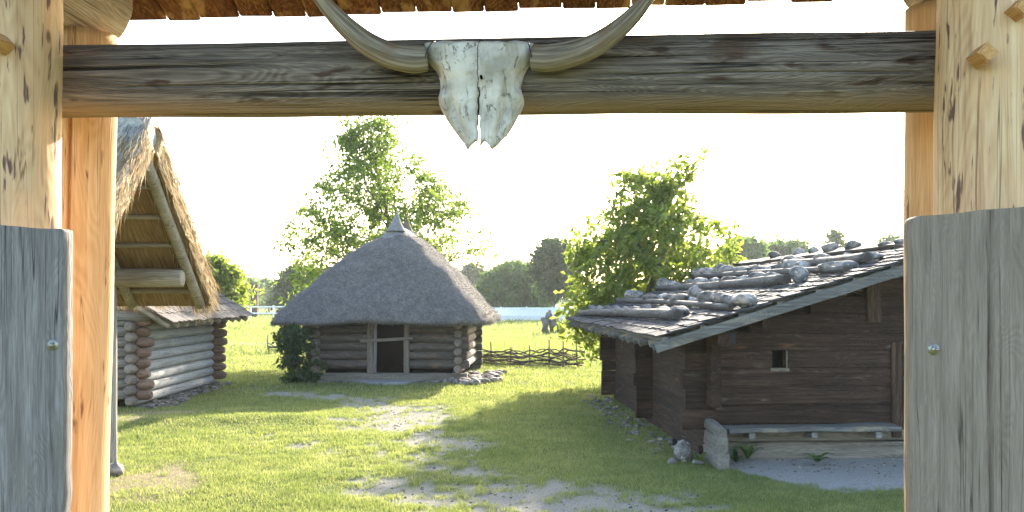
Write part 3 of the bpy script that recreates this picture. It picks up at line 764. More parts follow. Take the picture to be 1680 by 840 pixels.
for side in (1, -1):                  # 1 = far slope, -1 = near slope
    b = MB(); nu, nv = 60, 36
    T = .35
    vs = []
    for layer in (0, 1):
        for j in range(nv+1):
            for i in range(nu+1):
                a = XW*(1-i/nu)+(.10+.05*mnoise.noise(Vector((j*.5, side*5, layer*3))))*(i/nu); t = j/nv*RUN
                n = Vector((0, side*SLP, 1)).normalized()
                pt = Vector((a, side*t, ZA+.07-SLP*t))
                th = (T*(1+.25*mnoise.noise(Vector((a*1.5, t*1.5, side*3))))+.05*mnoise.noise(Vector((a*6, t*4, side))))*(1.2-.20*min(1, t/.5)) if layer == 1 else .01*mnoise.noise(Vector((a*5, t*5, 0)))
                if layer == 1 and i == nu: th *= .72
                if layer == 1 and j == nv: th *= .6
                if layer == 1 and j == 0: th += .08
                vs.append(pt+n*th)
    N1 = (nu+1)*(nv+1); I = lambda l, j, i: l*N1+j*(nu+1)+i
    up, dn, ed = [], [], []
    for j in range(nv):
        for i in range(nu):
            dn.append([I(0, j, i), I(0, j+1, i), I(0, j+1, i+1), I(0, j, i+1)]); up.append([I(1, j, i), I(1, j, i+1), I(1, j+1, i+1), I(1, j+1, i)])
        ed.append([I(0, j, nu), I(0, j+1, nu), I(1, j+1, nu), I(1, j, nu)]); ed.append([I(0, j, 0), I(1, j, 0), I(1, j+1, 0), I(0, j+1, 0)])
    for i in range(nu): ed.append([I(0, nv, i), I(1, nv, i), I(1, nv, i+1), I(0, nv, i+1)]); ed.append([I(0, 0, i), I(0, 0, i+1), I(1, 0, i+1), I(1, 0, i)])
    if side == 1: up = [f[::-1] for f in up]; dn = [f[::-1] for f in dn]; ed = [f[::-1] for f in ed]
    b.add(vs, up, True, 0); b.add(vs, dn, True, 1); b.add(vs, ed, True, 2)
    th_o = b.build('thatch', [M['thatch_grey'] if side == -1 else M['thatch'], M['thatch_in'], M['thatch']], sh)
    dv = Vector((0, side, -SLP)).normalized(); nn = Vector((0, side*SLP, 1)).normalized()
    Ls = RUN*math.hypot(1, SLP)
    o1 = Vector((XW, 0, ZA+.07))+nn*.26
    straws(9000, o1, (1, 0, 0), dv, nn, 5.45, Ls, .45, .006, .10, M['straw_grey'] if side == -1 else M['straw'], 'stalks', th_o, .15, .16)
    # ragged verge at the gable and along the eave
    o2 = Vector((-.22, 0, ZA+.07))
    straws(6500, o2, (1, 0, 0), dv, nn, .34, Ls, .30, .006, .40, M['straw'], 'stalks', th_o, .25, .28)
    o3 = Vector((XW, 0, ZA+.07))+dv*(Ls-.30)
    straws(6000, o3, (1, 0, 0), dv, nn, 5.5, .25, .20, .006, .28, M['straw'], 'stalks', th_o, .25, .13)
    # rafters and battens under the thatch
    for xr_ in (-.03, -1.05, -2.4, -3.8, -5.1):
        q = MB(); log(q, (xr_, side*.04, ZA-.03), (xr_, side*2.26, ZA-.05-SLP*2.24), .075, .07, 14, 8, .03, cone=.0); q.build('rafter', M['pole'], sh)
    for t in ((.42, .86, 1.30, 1.72, 2.08) if side == 1 else (.6, 1.2, 1.9)):
        q = MB(); log(q, (XW, side*t, ZA+.03-SLP*t), (.02, side*t, ZA+.03-SLP*t), .038, .034, 8, 8, .05); q.build('batten', M['pole'], sh)
    q = MB(); log(q, (XW, side*1.50, 2.66), (-.03, side*1.50, 2.66), .128, .12, 20, 12, .02, cone=.02); q.build('wall_plate', M['pole'], sh)
    for xp in (-1.06, -4.9):
        q = MB(); log(q, (xp, side*1.50, -.1), (xp, side*1.50, 2.55), .085, .078, 14, 10, .02); q.build('post', M['polez'], sh)
q = MB(); log(q, (XW, 0, ZA-.06), (.02, 0, ZA-.06), .10, .10, 18, 8, .02); q.build('ridge_pole', M['pole'], sh)
for xp in (-1.13, -4.9):
    q = MB(); log(q, (xp, 0, -.1), (xp, 0, ZA-.14), .09, .085, 14, 10, .02); q.build('post', M['polez'], sh)
q = MB(); log(q, (XW, 0, ZA+.30), (.06, 0, ZA+.30), .25, .235, 28, 40, .06, cone=.10, cone0=0)
rg = q.build('ridge_roll', M['thatch_grey'], sh)
straws(2600, Vector((XW, -.06, ZA+.54)), (1, 0, 0), Vector((0, -.75, -.65)).normalized(), Vector((0, -.65, .75)), 5.5, .3, .34, .006, .05, M['straw_grey'], 'stalks', rg, .2, .2)
straws(2600, Vector((XW, .06, ZA+.54)), (1, 0, 0), Vector((0, .75, -.65)).normalized(), Vector((0, .65, .75)), 5.5, .3, .34, .006, .05, M['straw'], 'stalks', rg, .2, .2)
for t in (.22, .5):
    q = MB(); log(q, (XW, -t, ZA+.07-SLP*t+.46), (-.32, -t, ZA+.07-SLP*t+.45), .022, .02, 8, 10, .1); q.build('thatch_rod', M['stick'], sh)

# ---------------------------------------------------------------- log house behind it
lh = thing('log_house', 'round log house with grey shingle roof, behind the thatched shelter', 'house', (-8.2, 21.6, 0))
NL, PITCH, LR = 8, .228, .118
zs = [.16+PITCH*k for k in range(NL)]
LY, LX = 5.5, 6.0
def wall(name, fn, mat): b = MB(); fn(b); return b.build(name, mat, lh)
def near_side(b):
    for k, z in enumerate(zs): log(b, (0, -.10, z), (0, LY+.42, z), LR, LR*.97, 18, 12, .02, cone=.06, cone0=0)
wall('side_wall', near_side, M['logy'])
b = MB()
for k, z in enumerate(zs): log(b, (0, -.36+rnd.uniform(-.06, .05), z), (0, -.101, z), LR*.92, LR*1.02, 18, 3, .04, cone=0, cone0=.07)
b.build('log_ends', M['logendy'], lh)
b = MB()
for z in zs: log(b, (-LX, -.42, z), (-LX, LY+.42, z), LR, LR, 10, 6, .02, cone=.06)
b.build('side_wall', M['logy'], lh)
for y in (0, LY):
    b = MB()
    for k, z in enumerate(zs): log(b, (-LX-.4, y, z+PITCH/2), (.06, y, z+PITCH/2), LR, LR, 14, 8, .02, cone=0)
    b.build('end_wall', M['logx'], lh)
    b = MB()
    for k, z in enumerate(zs): log(b, (.065, y, z+PITCH/2), (.40+rnd.uniform(-.06, .05), y, z+PITCH/2), LR*1.04, LR*.95, 14, 4, .05, cone=.10, cone0=0)
    b.build('log_ends', M['logend'], lh)
# shingle roof: ridge along y
def shingle_roof(parent, y0, y1, xe, ze, xr, zr, step, mat, name='roof', wmin=.12, wmax=.22, th=.022, side=1, over=.12):
    """courses of wooden shingles from the eave (xe, ze) up to the ridge (xr, zr)"""
    b = MB(); dv = Vector((xr-xe, 0, zr-ze)); L = dv.length; dv.normalize(); nn = Vector((-dv.z, 0, dv.x))
    if nn.z < 0: nn = -nn
    n = int(L/step)+1
    for r in range(n):
        s0 = r*step; y = y0+rnd.uniform(-.05, 0)
        while y < y1:
            wd = rnd.uniform(wmin, wmax)
            if y+wd > y1+.05: wd = max(.05, y1+.02-y)
            a = s0+rnd.uniform(-.03, .03)-.02; e = min(a+step*2.0, L+.03)
            if e-a > .05:
                lift = rnd.uniform(0, .012)
                p0 = Vector((xe, y+wd/2, ze))+dv*a+nn*(.045+lift); p1 = Vector((xe, y+wd/2, ze))+dv*e+nn*(.012+rnd.uniform(0, .006))
                beam(b, p0, p1, wd-rnd.uniform(.004, .014), th*rnd.uniform(.7, 1.2), up=nn+Vector((0, rnd.uniform(-.06, .06), 0)), ch=.003, rings=1, wob=.002)
            y += wd
    return b.build(name, mat, parent)
ze, pt = 1.86, .62
for sx in (1, -1):
    xe = .95 if sx == 1 else -LX-.95
    xr = -LX/2; zr = ze+pt*abs(xr-xe)
    shingle_roof(lh, -.5, LY+.95, xe, ze-.02, xr, zr-.02, .34, M['shingle2'])
    b = MB()
    for y in np.arange(-.42, LY+.9, .62): log(b, (xe-.05*sx, y, ze-.09), (xr, y, zr-.09), .06, .055, 10, 3, .03)
    b.build('rafters', M['pole'], lh)
for y in (-.1, LY+.1):
    b = MB()
    for k in range(9):
        z = zs[-1]+PITCH*(k+1); hw = (LX/2+.9)-(z+.2-ze)/pt
        if hw > .2: log(b, (-LX/2-hw, y, z), (-LX/2+hw, y, z), LR, LR, 10, 4, .02)
    b.build('gable', M['logx'], lh)

# ---------------------------------------------------------------- thatched log hut in the middle
MY = -.045
mo = G(629, 624)
mh = thing('log_hut', 'small log hut with a huge grey hipped reed roof, in the middle of the yard', 'hut', (-3.50, 28.0, 0), MY)
HW, HD = 2.0, 5.0
zl = [.20+.245*k for k in range(7)]
b = MB(); beam(b, (-HW-.25, 0, .14), (HW+.25, 0, .14), .26, .24, ch=.03, rings=10, wob=.012); b.build('sill_beam', M['sill'], mh)
def flog(b, p0, p1, r): log(b, p0, p1, r, r*.98, 14, 8, .03, cone=.03)
D0, D1 = -.34, .47
b = MB()
for k, z in enumerate(zl[1:]):
    z += .06; flog(b, (-HW-.28+rnd.uniform(-.04, .04), 0, z), (D0-.10, 0, z), .125)
    flog(b, (D1+.10, 0, z), (HW+.28+rnd.uniform(-.04, .04), 0, z), .125)
log(b, (-HW-.3, 0, zl[-1]+.31), (HW+.3, 0, zl[-1]+.31), .12, .12, 12, 6)
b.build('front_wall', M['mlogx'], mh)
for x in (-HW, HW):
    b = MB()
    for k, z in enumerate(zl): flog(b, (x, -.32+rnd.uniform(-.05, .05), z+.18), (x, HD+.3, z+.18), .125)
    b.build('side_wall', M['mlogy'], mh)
b = MB()
for z in zl: flog(b, (-HW-.3, HD, z+.06), (HW+.3, HD, z+.06), .125)
beam(b, (-HW-.25, HD, .14), (HW+.25, HD, .14), .26, .26, ch=.03)
b.build('back_wall', M['mlogx'], mh)
for x0, x1 in ((D0-.22, D0-.06), (D1-.0, D1+.15)):
    b = MB(); beam(b, ((x0+x1)/2, -.04, .26), ((x0+x1)/2, -.04, 1.92), x1-x0, .20, up=(0, 1, 0), ch=.02, rings=6, wob=.008); b.build('door_post', M['mlogz'], mh)
b = MB(); beam(b, (D0+.0, -.13, .27), (D0+.02, -.10, 1.85), .09, .05, up=(0, 1, 0), ch=.01); b.build('door_leaf', M['greyplank'], mh)
b = MB(); beam(b, (D0-.40, -.20, 1.16), (D1+.26, -.20, 1.24), .05, .085, ch=.01, wob=.006); b.build('crossbar', M['sill'], mh)
b = MB(); box(b, (0, HD/2, .10), (HW*2-.2, HD-.2, .06)); b.build('floor', M['dark'], mh)  # floor coloured near-black to paint the shade seen through the doorway
b = MB(); box(b, (0, HD/2, 2.0), (HW*2+.1, HD+.1, .05)); b.build('light_block_top', M['dark'], mh)  # added plate that keeps light out of the hut, coloured as shade
b = MB(); box(b, (0, HD-.22, 1.0), (HW*2-.1, .05, 1.9)); box(b, (-HW+.2, HD/2, 1.0), (.05, HD-.5, 1.9)); box(b, (HW-.2, HD/2, 1.0), (.05, HD-.5, 1.9)); b.build('light_block_walls', M['dark'], mh)  # added sheets inside the walls to block light, in the same shade colour
# reed roof: rounded hipped loft
def reed_roof():
    b = MB(); seg = 128; cy = HD/2+.0
    prof = [(-.45, 1.70, 1), (-.10, 1.61, 0), (0.0, 1.66, 0), (.012, 1.74, 0), (.03, 1.82, 0)] + [(t, 1.82+2.50*(t**1.0)*(1+.10*math.sin(math.pi*min(1, t*1.05))), 0) for t in np.linspace(.06, 1, 40)]
    ex, ey = 3.14, 3.45; tx, ty = .30, 1.15
    vs, fs = [], []
    for (t, z, _) in prof:
        tt = max(t, 0)
        hx = ex+(tx-ex)*tt; hy = ey+(ty-ey)*tt
        if t < 0: hx += t*1.2; hy += t*1.2
        if t in (.03,): hx += .0
        pw = 7.0-4.2*tt
        for j in range(seg):
            th = 2*math.pi*j/seg; c, s_ = math.cos(th), math.sin(th)
            k = (abs(c)**pw+abs(s_)**pw)**(-1/pw)
            x, y = hx*c*k, hy*s_*k
            n = .10*mnoise.noise(Vector((x*.7, y*.7, z*.7)))+.045*mnoise.noise(Vector((x*2.2, y*2.2, z*2.2)))+.02*mnoise.noise(Vector((x*6, y*6, z*6)))+.018*math.sin(z*8.5+1.5*mnoise.noise(Vector((x, y, 2))))
            rr = 1+n/max(hx, .6)*(1 if t > 0 else .3)
            zz = z-.07*max(0, (abs(c*k)*abs(s_*k)))*(1-tt)**2 + (.02*mnoise.noise(Vector((x*2, y*2, 9))) if t < .1 else 0)
            vs.append((x*rr-.22*(1-tt), cy+y*rr, zz+(.04*mnoise.noise(Vector((x*.9, y*.9, 4)))+.02*mnoise.noise(Vector((x*5, y*5, 7))) if t < .2 else 0)))
    P_ = len(prof)
    for i in range(P_-1):
        for j in range(seg):
            k = (j+1) % seg; fs.append([i*seg+j, i*seg+k, (i+1)*seg+k, (i+1)*seg+j])
    fs.append(list(range((P_-1)*seg, P_*seg)))
    b.add(vs, fs, True)
    return b.build('reed_roof', M['shorn'], mh, (0, 0, .06))
rr_o = reed_roof()
def fuzz(o, n, length, width, mat, zmin, name):
    # clipped reed ends standing out of the thatch surface
    me = o.data; P_ = np.array([p.center for p in me.polygons]); N_ = np.array([p.normal for p in me.polygons]); A_ = np.array([p.area for p in me.polygons])
    ok = P_[:, 2] > zmin; P_, N_, A_ = P_[ok], N_[ok], A_[ok]
    i = rng.choice(len(P_), n, p=A_/A_.sum()); c = P_[i]+rng.normal(size=(n, 3))*np.sqrt(A_[i])[:, None]*.4*(1-np.abs(N_[i]))
    d = N_[i]*.75+np.array([0, 0, -.9])[None]+rng.normal(size=(n, 3))*.3; d /= np.linalg.norm(d, axis=1)[:, None]
    sd = np.cross(d, rng.normal(size=(n, 3))); sd /= np.linalg.norm(sd, axis=1)[:, None]; sd *= width
    L = length*(.4+rng.random(n))[:, None]; v = np.empty((n, 3, 3)); v[:, 0] = c-sd; v[:, 1] = c+sd; v[:, 2] = c+d*L; v = v.reshape(-1, 3)
    return raw_mesh(name, v, np.arange(len(v)).reshape(-1, 3), 3, mat, o)
fuzz(rr_o, 42000, .055, .007, M['reedtip'], 1.55, 'reed_tips')
# ridge collar and the two finials
b = MB(); seg = 48
for i, (t, z) in enumerate([(1.0, 4.20), (.96, 4.27), (.86, 4.35), (.70, 4.45), (.45, 4.55), (.2, 4.60)]):
    pass
vs, fs = [], []
pr = [(.60, 1.44, 4.10), (.58, 1.42, 4.15), (.46, 1.32, 4.25), (.33, 1.2, 4.36), (.2, 1.08, 4.45), (.08, 1.0, 4.50)]
for hx, hy, z in pr:
    for j in range(seg):
        th = 2*math.pi*j/seg; pw = 2.6; c, s_ = math.cos(th), math.sin(th); k = (abs(c)**pw+abs(s_)**pw)**(-1/pw)
        vs.append((hx*c*k*(1+.04*mnoise.noise(Vector((c*5, s_*5, z)))), HD/2+hy*s_*k, z+.02*mnoise.noise(Vector((c*9, s_*9, 2)))))
for i in range(len(pr)-1):
    for j in range(seg): k = (j+1) % seg; fs.append([i*seg+j, i*seg+k, (i+1)*seg+k, (i+1)*seg+j])
fs.append(list(range((len(pr)-1)*seg, len(pr)*seg)))
b.add(vs, fs, True); b.build('ridge_collar', M['ridge'], mh)
def finial(yc, s, mat, lean):
    q = MB(); prf = [(.29, 4.34), (.20, 4.50), (.125, 4.64), (.07, 4.78), (.03, 4.90), (.006, 5.02)]; vs, fs = [], []; sg = 24
    for r_, z in prf:
        u = (z-4.36)/.66
        for j in range(sg):
            th = 2*math.pi*j/sg; vs.append((r_*s*math.cos(th)*(1.0)+lean*u, yc+r_*s*1.1*math.sin(th), 4.36+(z-4.36)*s))
    for i in range(len(prf)-1):
        for j in range(sg): k = (j+1) % sg; fs.append([i*sg+j, i*sg+k, (i+1)*sg+k, (i+1)*sg+j])
    fs.append(list(range((len(prf)-1)*sg, len(prf)*sg))); q.add(vs, fs, True); q.build('finial', mat, mh)
finial(1.45, 1.0, M['ridge'], .04); finial(3.65, .95, M['stick'], .0)

b = MB()
sp_ = [G(572, 626), G(590, 631), G(630, 634), G(670, 632), G(700, 627), G(698, 622), G(575, 621)]
step_o = thing('doorstep', 'worn grey earth doorstep before the middle hut door', 'doorstep', (0, 0, 0))
vs = [(p.x, p.y, .0) for p in sp_]+[(p.x*.99-.035, p.y+.05, .09) for p in sp_]; n_ = len(sp_)
b.add(vs, [list(range(n_, 2*n_))]+[[i, (i+1) % n_, n_+(i+1) % n_, n_+i] for i in range(n_)], False); b.build('slab', M['gravel'], step_o)

# ---------------------------------------------------------------- dark timber shed on the right
SY = R(3.0)
SO = Vector((2.95, 14.85, 0))
shd = thing('timber_shed', 'dark brown timber shed with stone weighted shingle roof, on the right', 'shed', SO, SY)
EX, EZ, RX, SL = -1.0, 1.81, 3.62, .307
RZ = EZ+SL*(RX-EX)
V0, V1 = -1.05, 10.6
def roof_z(x): return EZ+SL*(min(x, 2*RX-x)-EX)
WX, WY = 2*RX, 8.6
def hewn_wall_front(y, holes=()):
    b = MB(); z = .50; k = 0
    while z < RZ-.2:
        h = rnd.uniform(.25, .34); zt = z+h
        # the roof cuts the upper rows short
        x0 = 0 if roof_z(0)-.16 > zt else EX+(zt+.16-EZ)/SL
        x1 = 2*RX-x0
        segs = [(x0, x1)]
        for (hx0, hx1, hz0, hz1) in holes:
            if z < hz1-.02 and zt > hz0+.02: segs = [(x0, hx0), (hx1, x1)]
        for (a, c) in segs:
            if c-a > .05: beam(b, (a, y+rnd.uniform(-.008, .008), z+h/2), (c, y+rnd.uniform(-.008, .008), z+h/2), .15, h-.006, ch=.012, rings=14, wob=.006)
        z = zt; k += 1
    return b.build('front_wall' if y == 0 else 'back_wall', M['shedx'], shd)
# rows chosen so that the small window lies in one row
rnd.seed(77)
b = MB()
ROWS = [.50, .79, 1.06, 1.335, 1.60, 1.86, 2.14, 2.42, 2.68, 2.96, 3.2]
WIN = (.925, 1.125, 1.335, 1.60)
for z, zt in zip(ROWS[:-1], ROWS[1:]):
    x0 = .075 if roof_z(0.075)-.16 > zt else EX+(zt+.16-EZ)/SL
    segs = [(x0, 2*RX-x0)]
    if z == WIN[2]: segs = [(x0, WIN[0]), (WIN[1], 2*RX-x0)]
    for a, c in segs:
        if c-a > .05: beam(b, (a, rnd.uniform(-.018, .018), (z+zt)/2), (c, rnd.uniform(-.018, .018), (z+zt)/2+rnd.uniform(-.01, .01)), .15, zt-z+.004, ch=.022, rings=16, wob=.006)
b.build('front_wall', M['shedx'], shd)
wnd = MB()
beam(wnd, (WIN[0]-.03, -.085, WIN[2]-.02), (WIN[1]+.05, -.085, WIN[2]-.02), .03, .045, ch=.004); beam(wnd, (WIN[1]+.012, -.082, WIN[2]+.006), (WIN[1]+.012, -.082, WIN[3]), .02, .03, ch=.003)
wo_ = wnd.build('window', M['sill'], shd)
q = MB(); box(q, ((WIN[0]+WIN[1])/2, .12, 1.46), (.24, .02, .30)); box(q, ((WIN[0]+WIN[1])/2+.02, 0, 1.46), (.02, .02, .26)); q.build('pane', M['dark'], wo_)  # near-black sheet behind the opening paints the interior shade; thin bar shares it
for y, nm in ((WY, 'back_wall'),):
    b = MB()
    for z, zt in zip(ROWS[:-1], ROWS[1:]):
        x0 = 0 if roof_z(0)-.16 > zt else EX+(zt+.16-EZ)/SL
        if 2*RX-2*x0 > .1: beam(b, (x0, y, (z+zt)/2), (2*RX-x0, y, (z+zt)/2), .15, zt-z+.002, ch=.012)
    b.build(nm, M['shedx'], shd)
for x in (0, WX):
    b = MB(); z = .14
    for k in range(6):
        h = .30; beam(b, (x, .078, z+h/2), (x+rnd.uniform(-.006, .006), WY-.078, z+h/2), .15, h+.002, ch=.012, rings=14, wob=.006); z += h
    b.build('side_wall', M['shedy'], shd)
# crossing timber ends: at the near corner, the partition and the far corner
for y in (0, 4.1, WY):
    b = MB(); z = .10 if y else .42
    while z < 1.78:
        h = rnd.uniform(.24, .32); h = min(h, 1.83-z); ln = rnd.uniform(.30, .36)
        beam(b, (.07, y-.003, z+h/2), (-.08-ln, y-.003, z+h/2), .17, h-.008, ch=.014, rings=3, wob=.008); z += h
    b.build('corner_timbers', M['shedx'], shd)
b = MB(); z = .78
while z < 1.85:
    h = rnd.uniform(.25, .31); h = min(h, 1.9-z); ln = rnd.uniform(.26, .33)
    beam(b, (0, -.08, z+h/2), (0, -.08-ln, z+h/2), .15, h-.008, ch=.014, rings=3, wob=.008); z += h
b.build('corner_timbers', M['shedy'], shd)
# grey sill ends in front of the corner
b = MB()
beam(b, (-.03, -.08, .11), (-.08, -1.06, .11), .165, .24, ch=.02, rings=6, wob=.012); beam(b, (-.03, -.08, .335), (-.08, -1.03, .33), .155, .21, ch=.025, rings=6, wob=.012); beam(b, (-.03, -.08, .52), (-.08, -.98, .50), .15, .17, ch=.035, rings=6, wob=.012)
b.build('sill_ends', M['sillend'], shd)
b = MB(); beam(b, (.14, -.02, .115), (WX, -.02, .115), .26, .25, ch=.02, rings=14, wob=.01); beam(b, (.14, -.0, .37), (WX, -.0, .37), .20, .25, ch=.02, rings=14, wob=.01); b.build('sill_beam', M['sill'], shd)
b = MB(); beam(b, (0, .3, .07), (0, WY, .07), .2, .14, ch=.02); b.build('side_sill', M['shedy'], shd)
b = MB(); beam(b, (2.80, -.10, .30), (2.80, -.10, 1.72), .15, .07, up=(0, 1, 0), ch=.01); b.build('door_jamb', M['shedz'], shd)
b = MB(); beam(b, (3.32, -.095, .42), (3.32, -.095, 1.70), .86, .05, up=(0, 1, 0), ch=.01); b.build('door', M['shedz'], shd)
b = MB(); beam(b, (2.45, -.10, 2.02), (2.45, -.10, 2.68), .22, .10, up=(0, 1, 0), ch=.015, wob=.008); b.build('king_post', M['shedz'], shd)
# roof: both slopes, boards below, barge board, pole ends
shingle_roof(shd, V0, V1, EX, EZ, RX, RZ, .24, M['shingle'], 'roof', .10, .19, .02)
shingle_roof(shd, V0, V1, 2*RX-EX, EZ, RX, RZ, .24, M['shingle'], 'roof', .10, .19, .02)
dvr = Vector((1, 0, SL)).normalized()
for sgn in (1, -1):
    b = MB()
    for k in range(9):     # long battens along the ridge direction, their ends show at the verge
        xx = EX+.12+k*.54; xx2 = xx if sgn == 1 else 2*RX-xx
        beam(b, (xx2, V0+.03+rnd.uniform(-.02, .02), roof_z(xx)-.035), (xx2, V1-.03, roof_z(xx)-.035), .10, .055, ch=.008, rings=8)
    b.build('battens', M['greyy'], shd)
    b = MB()
    for y in np.arange(V0+.30, V1, .55):
        e = rnd.uniform(-.03, .03); x0 = EX+.02+e
        p0 = (x0 if sgn == 1 else 2*RX-x0, y, roof_z(x0)-.115); p1 = (RX, y, RZ-.115)
        log(b, p0, p1, .058, .055, 10, 4, .03)
    b.build('rafters', M['greyx'], shd)
    b = MB(); x0 = EX-.02; p0 = Vector((x0 if sgn == 1 else 2*RX-x0, V0+.02, roof_z(x0)-.115)); p1 = Vector((RX, V0+.02, RZ-.10))
    beam(b, p0, p1, .045, .145, ch=.008, rings=12, wob=.006); b.build('barge_board', M['greyx'], shd)
for xx, z_ in ((0.0, 1.93), (WX, 1.93)):
    b = MB(); beam(b, (xx, V0+.25, roof_z(0)-.30), (xx, V1-.4, roof_z(0)-.30), .17, .20, ch=.02, rings=8, wob=.008); b.build('purlin', M['shedy'], shd)
b = MB(); beam(b, (.62, V0+.25, roof_z(.62)-.27), (.62, .3, roof_z(.62)-.27), .14, .15, ch=.02); b.build('purlin', M['shedy'], shd)
b = MB(); beam(b, (RX-.16, V0-.03, RZ+.03), (RX-.16, V1, RZ+.03), .34, .06, up=(-SL, 0, 1), ch=.01, rings=20, wob=.02); b.build('ridge_board', M['endgrain'], shd)

# weight logs and stones on the roof; positions on the slope read from the photo
ct, st = math.cos(SY), math.sin(SY)
def on_roof(px, py, off=.07):
    """local point of the near roof slope seen at a pixel"""
    u, wv = (px-840)/F, -(py-HY)/F
    # world p = t*(u,1,w)+(0,0,H); local X = ct*(x-ox)+st*(y-oy); plane z = EZ+SL*(X-EX)+off
    A = wv-SL*(ct*u+st); B = EZ+SL*(-ct*SO.x-st*SO.y-EX)+off-H
    t = B/A; x, y = t*u-SO.x, t-SO.y
    return Vector((ct*x+st*y, -st*x+ct*y, H+t*wv))
def to_world(p): return Vector((SO.x+ct*p.x-st*p.y, SO.y+st*p.x+ct*p.y, p.z))
ROWL = [('lowest', (1112, 524), (952, 517), .085, .07), ('second lowest', (1199, 508), (1004, 495), .045, .055),
        ('middle', (1290, 466), (1066, 476), .085, .06), ('second highest', (1388, 446), (1124, 458), .05, .055), ('topmost', (1424, 431), (1290, 436), .085, .07)]
wl_pts = []
for nm, a, c, r0, r1 in ROWL:
    pa, pc = on_roof(*a), on_roof(*c)
    # keep logs inside the roof
    pc.y = min(pc.y, V1-.2); pa.y = max(pa.y, V0+.1)
    pa.z = roof_z(pa.x)+.06+r0; pc.z = roof_z(pc.x)+.06+r1
    wa, wc = to_world(pa), to_world(pc)
    o = thing('weight_log', 'pale bark weight log in the %s row on the shed roof' % nm, 'log', wa, SY, 'weight logs on the shed roof')
    loc = pc-pa
    q = MB(); log(q, (0, 0, 0), tuple(loc), r0, r1, 18, 24, .05, bend=.03); q.build('stem', M['birch'], o)
    q = MB(); log(q, (0, -.004, 0), (0, .01, 0), r0*.8, r0*.8, 16, 1, .05); q.build('cut_end', M['endgrain'], o)
    wl_pts.append((nm, pa, pc))
ROWS_ST = {   # stones above each log: (photo px, half width px, half height px)
 0: [(1098, 17, 10), (1072, 16, 9), (1045, 13, 11), (1030, 14, 8), (1015, 10, 8), (998, 11, 8), (984, 8, 8), (972, 9, 8), (960, 9, 8)],
 1: [(1204, 20, 13), (1180, 14, 11), (1167, 17, 13), (1145, 17, 14), (1123, 9, 7), (1104, 18, 9), (1090, 15, 8), (1076, 10, 9), (1058, 16, 8), (1026, 14, 10)],
 2: [(1292, 14, 14), (1255, 16, 10), (1226, 14, 11), (1206, 11, 8), (1182, 14, 9), (1160, 8, 8), (1136, 13, 8), (1118, 9, 8), (1092, 12, 7), (1078, 12, 9)],
 3: [(1358, 27, 9), (1302, 12, 10), (1281, 12, 12), (1262, 10, 9), (1246, 9, 7), (1228, 12, 8), (1204, 14, 9), (1180, 12, 9), (1172, 12, 11), (1152, 14, 9), (1136, 12, 8)],
 4: [(1417, 15, 8), (1374, 11, 8), (1335, 17, 8), (1297, 16, 7), (1243, 12, 8), (1270, 11, 7)]}
ORD = ['first', 'second', 'third', 'fourth', 'fifth', 'sixth', 'seventh', 'eighth', 'ninth', 'tenth', 'eleventh', 'twelfth']
def stone(name, label, c, r, seed, group, mat='stone', sub=3, rough=.24):
    q = MB(); stone_mesh(q, (0, 0, 0), r, seed, sub, rough, None, .16 if name == 'boulder' and rough < .3 else 0.0); o = q.build(name, M[mat]); o.location = c
    return tag(o, label, 'stone', group)
for ri, L in ROWS_ST.items():
    nm, pa, pc = wl_pts[ri]
    for k, (px, hw, hh) in enumerate(L):
        # lie just uphill of the log
        u = (px-840)/F
        best = None
        for s_ in np.linspace(-.25, 1.08, 300):
            lp = pa.lerp(pc, s_); wq = to_world(lp); e = abs(wq.x/wq.y-u)
            if best is None or e < best[0]: best = (e, lp, wq.y)
        lp, dd = best[1], best[2]
        rw = hw/F*dd*.98; rh = hh/F*dd*.92
        p = lp+Vector((.10+rh*.6, 0, 0)); p.y = min(max(p.y, V0+.15), V1-.1); p.z = roof_z(p.x)+.075+rh*.72
        stone('roof_stone', '%s grey field stone from the near end of the %s roof row' % (ORD[k], nm), to_world(p), (rw*.95, rw*1.25, rh*1.12), 3.3+ri*20+k*1.9, 'field stones weighing down the shed roof')
for k, (px, py, hw, hh) in enumerate([(1140, 489, 12, 11), (1047, 492, 12, 8), (1454, 405, 14, 5), (1400, 409, 14, 8), (1362, 414, 14, 9), (1335, 416, 10, 6), (1315, 417, 12, 7), (1270, 424, 10, 6), (1478, 402, 12, 6)]):
    p = on_roof(px, py); dd = to_world(p).y; p.x = min(p.x, RX+.05); p.z = roof_z(p.x)+.07+hh/F*dd*.8
    lab = 'grey stone in front of the second lowest weight log, %s' % ('nearer the shed corner' if k == 0 else 'farther along it') if k < 2 else '%s stone of the row lying along the shed ridge' % ['', '', 'seventh', 'sixth', 'fifth', 'fourth', 'third', 'first', 'eighth'][k]
    if k == 7: lab = 'smallest far stone lying along the shed ridge'
    stone('roof_stone', lab, to_world(p), (hw/F*dd, hw/F*dd, hh/F*dd*1.15), 91+k*2.3, 'field stones weighing down the shed roof')

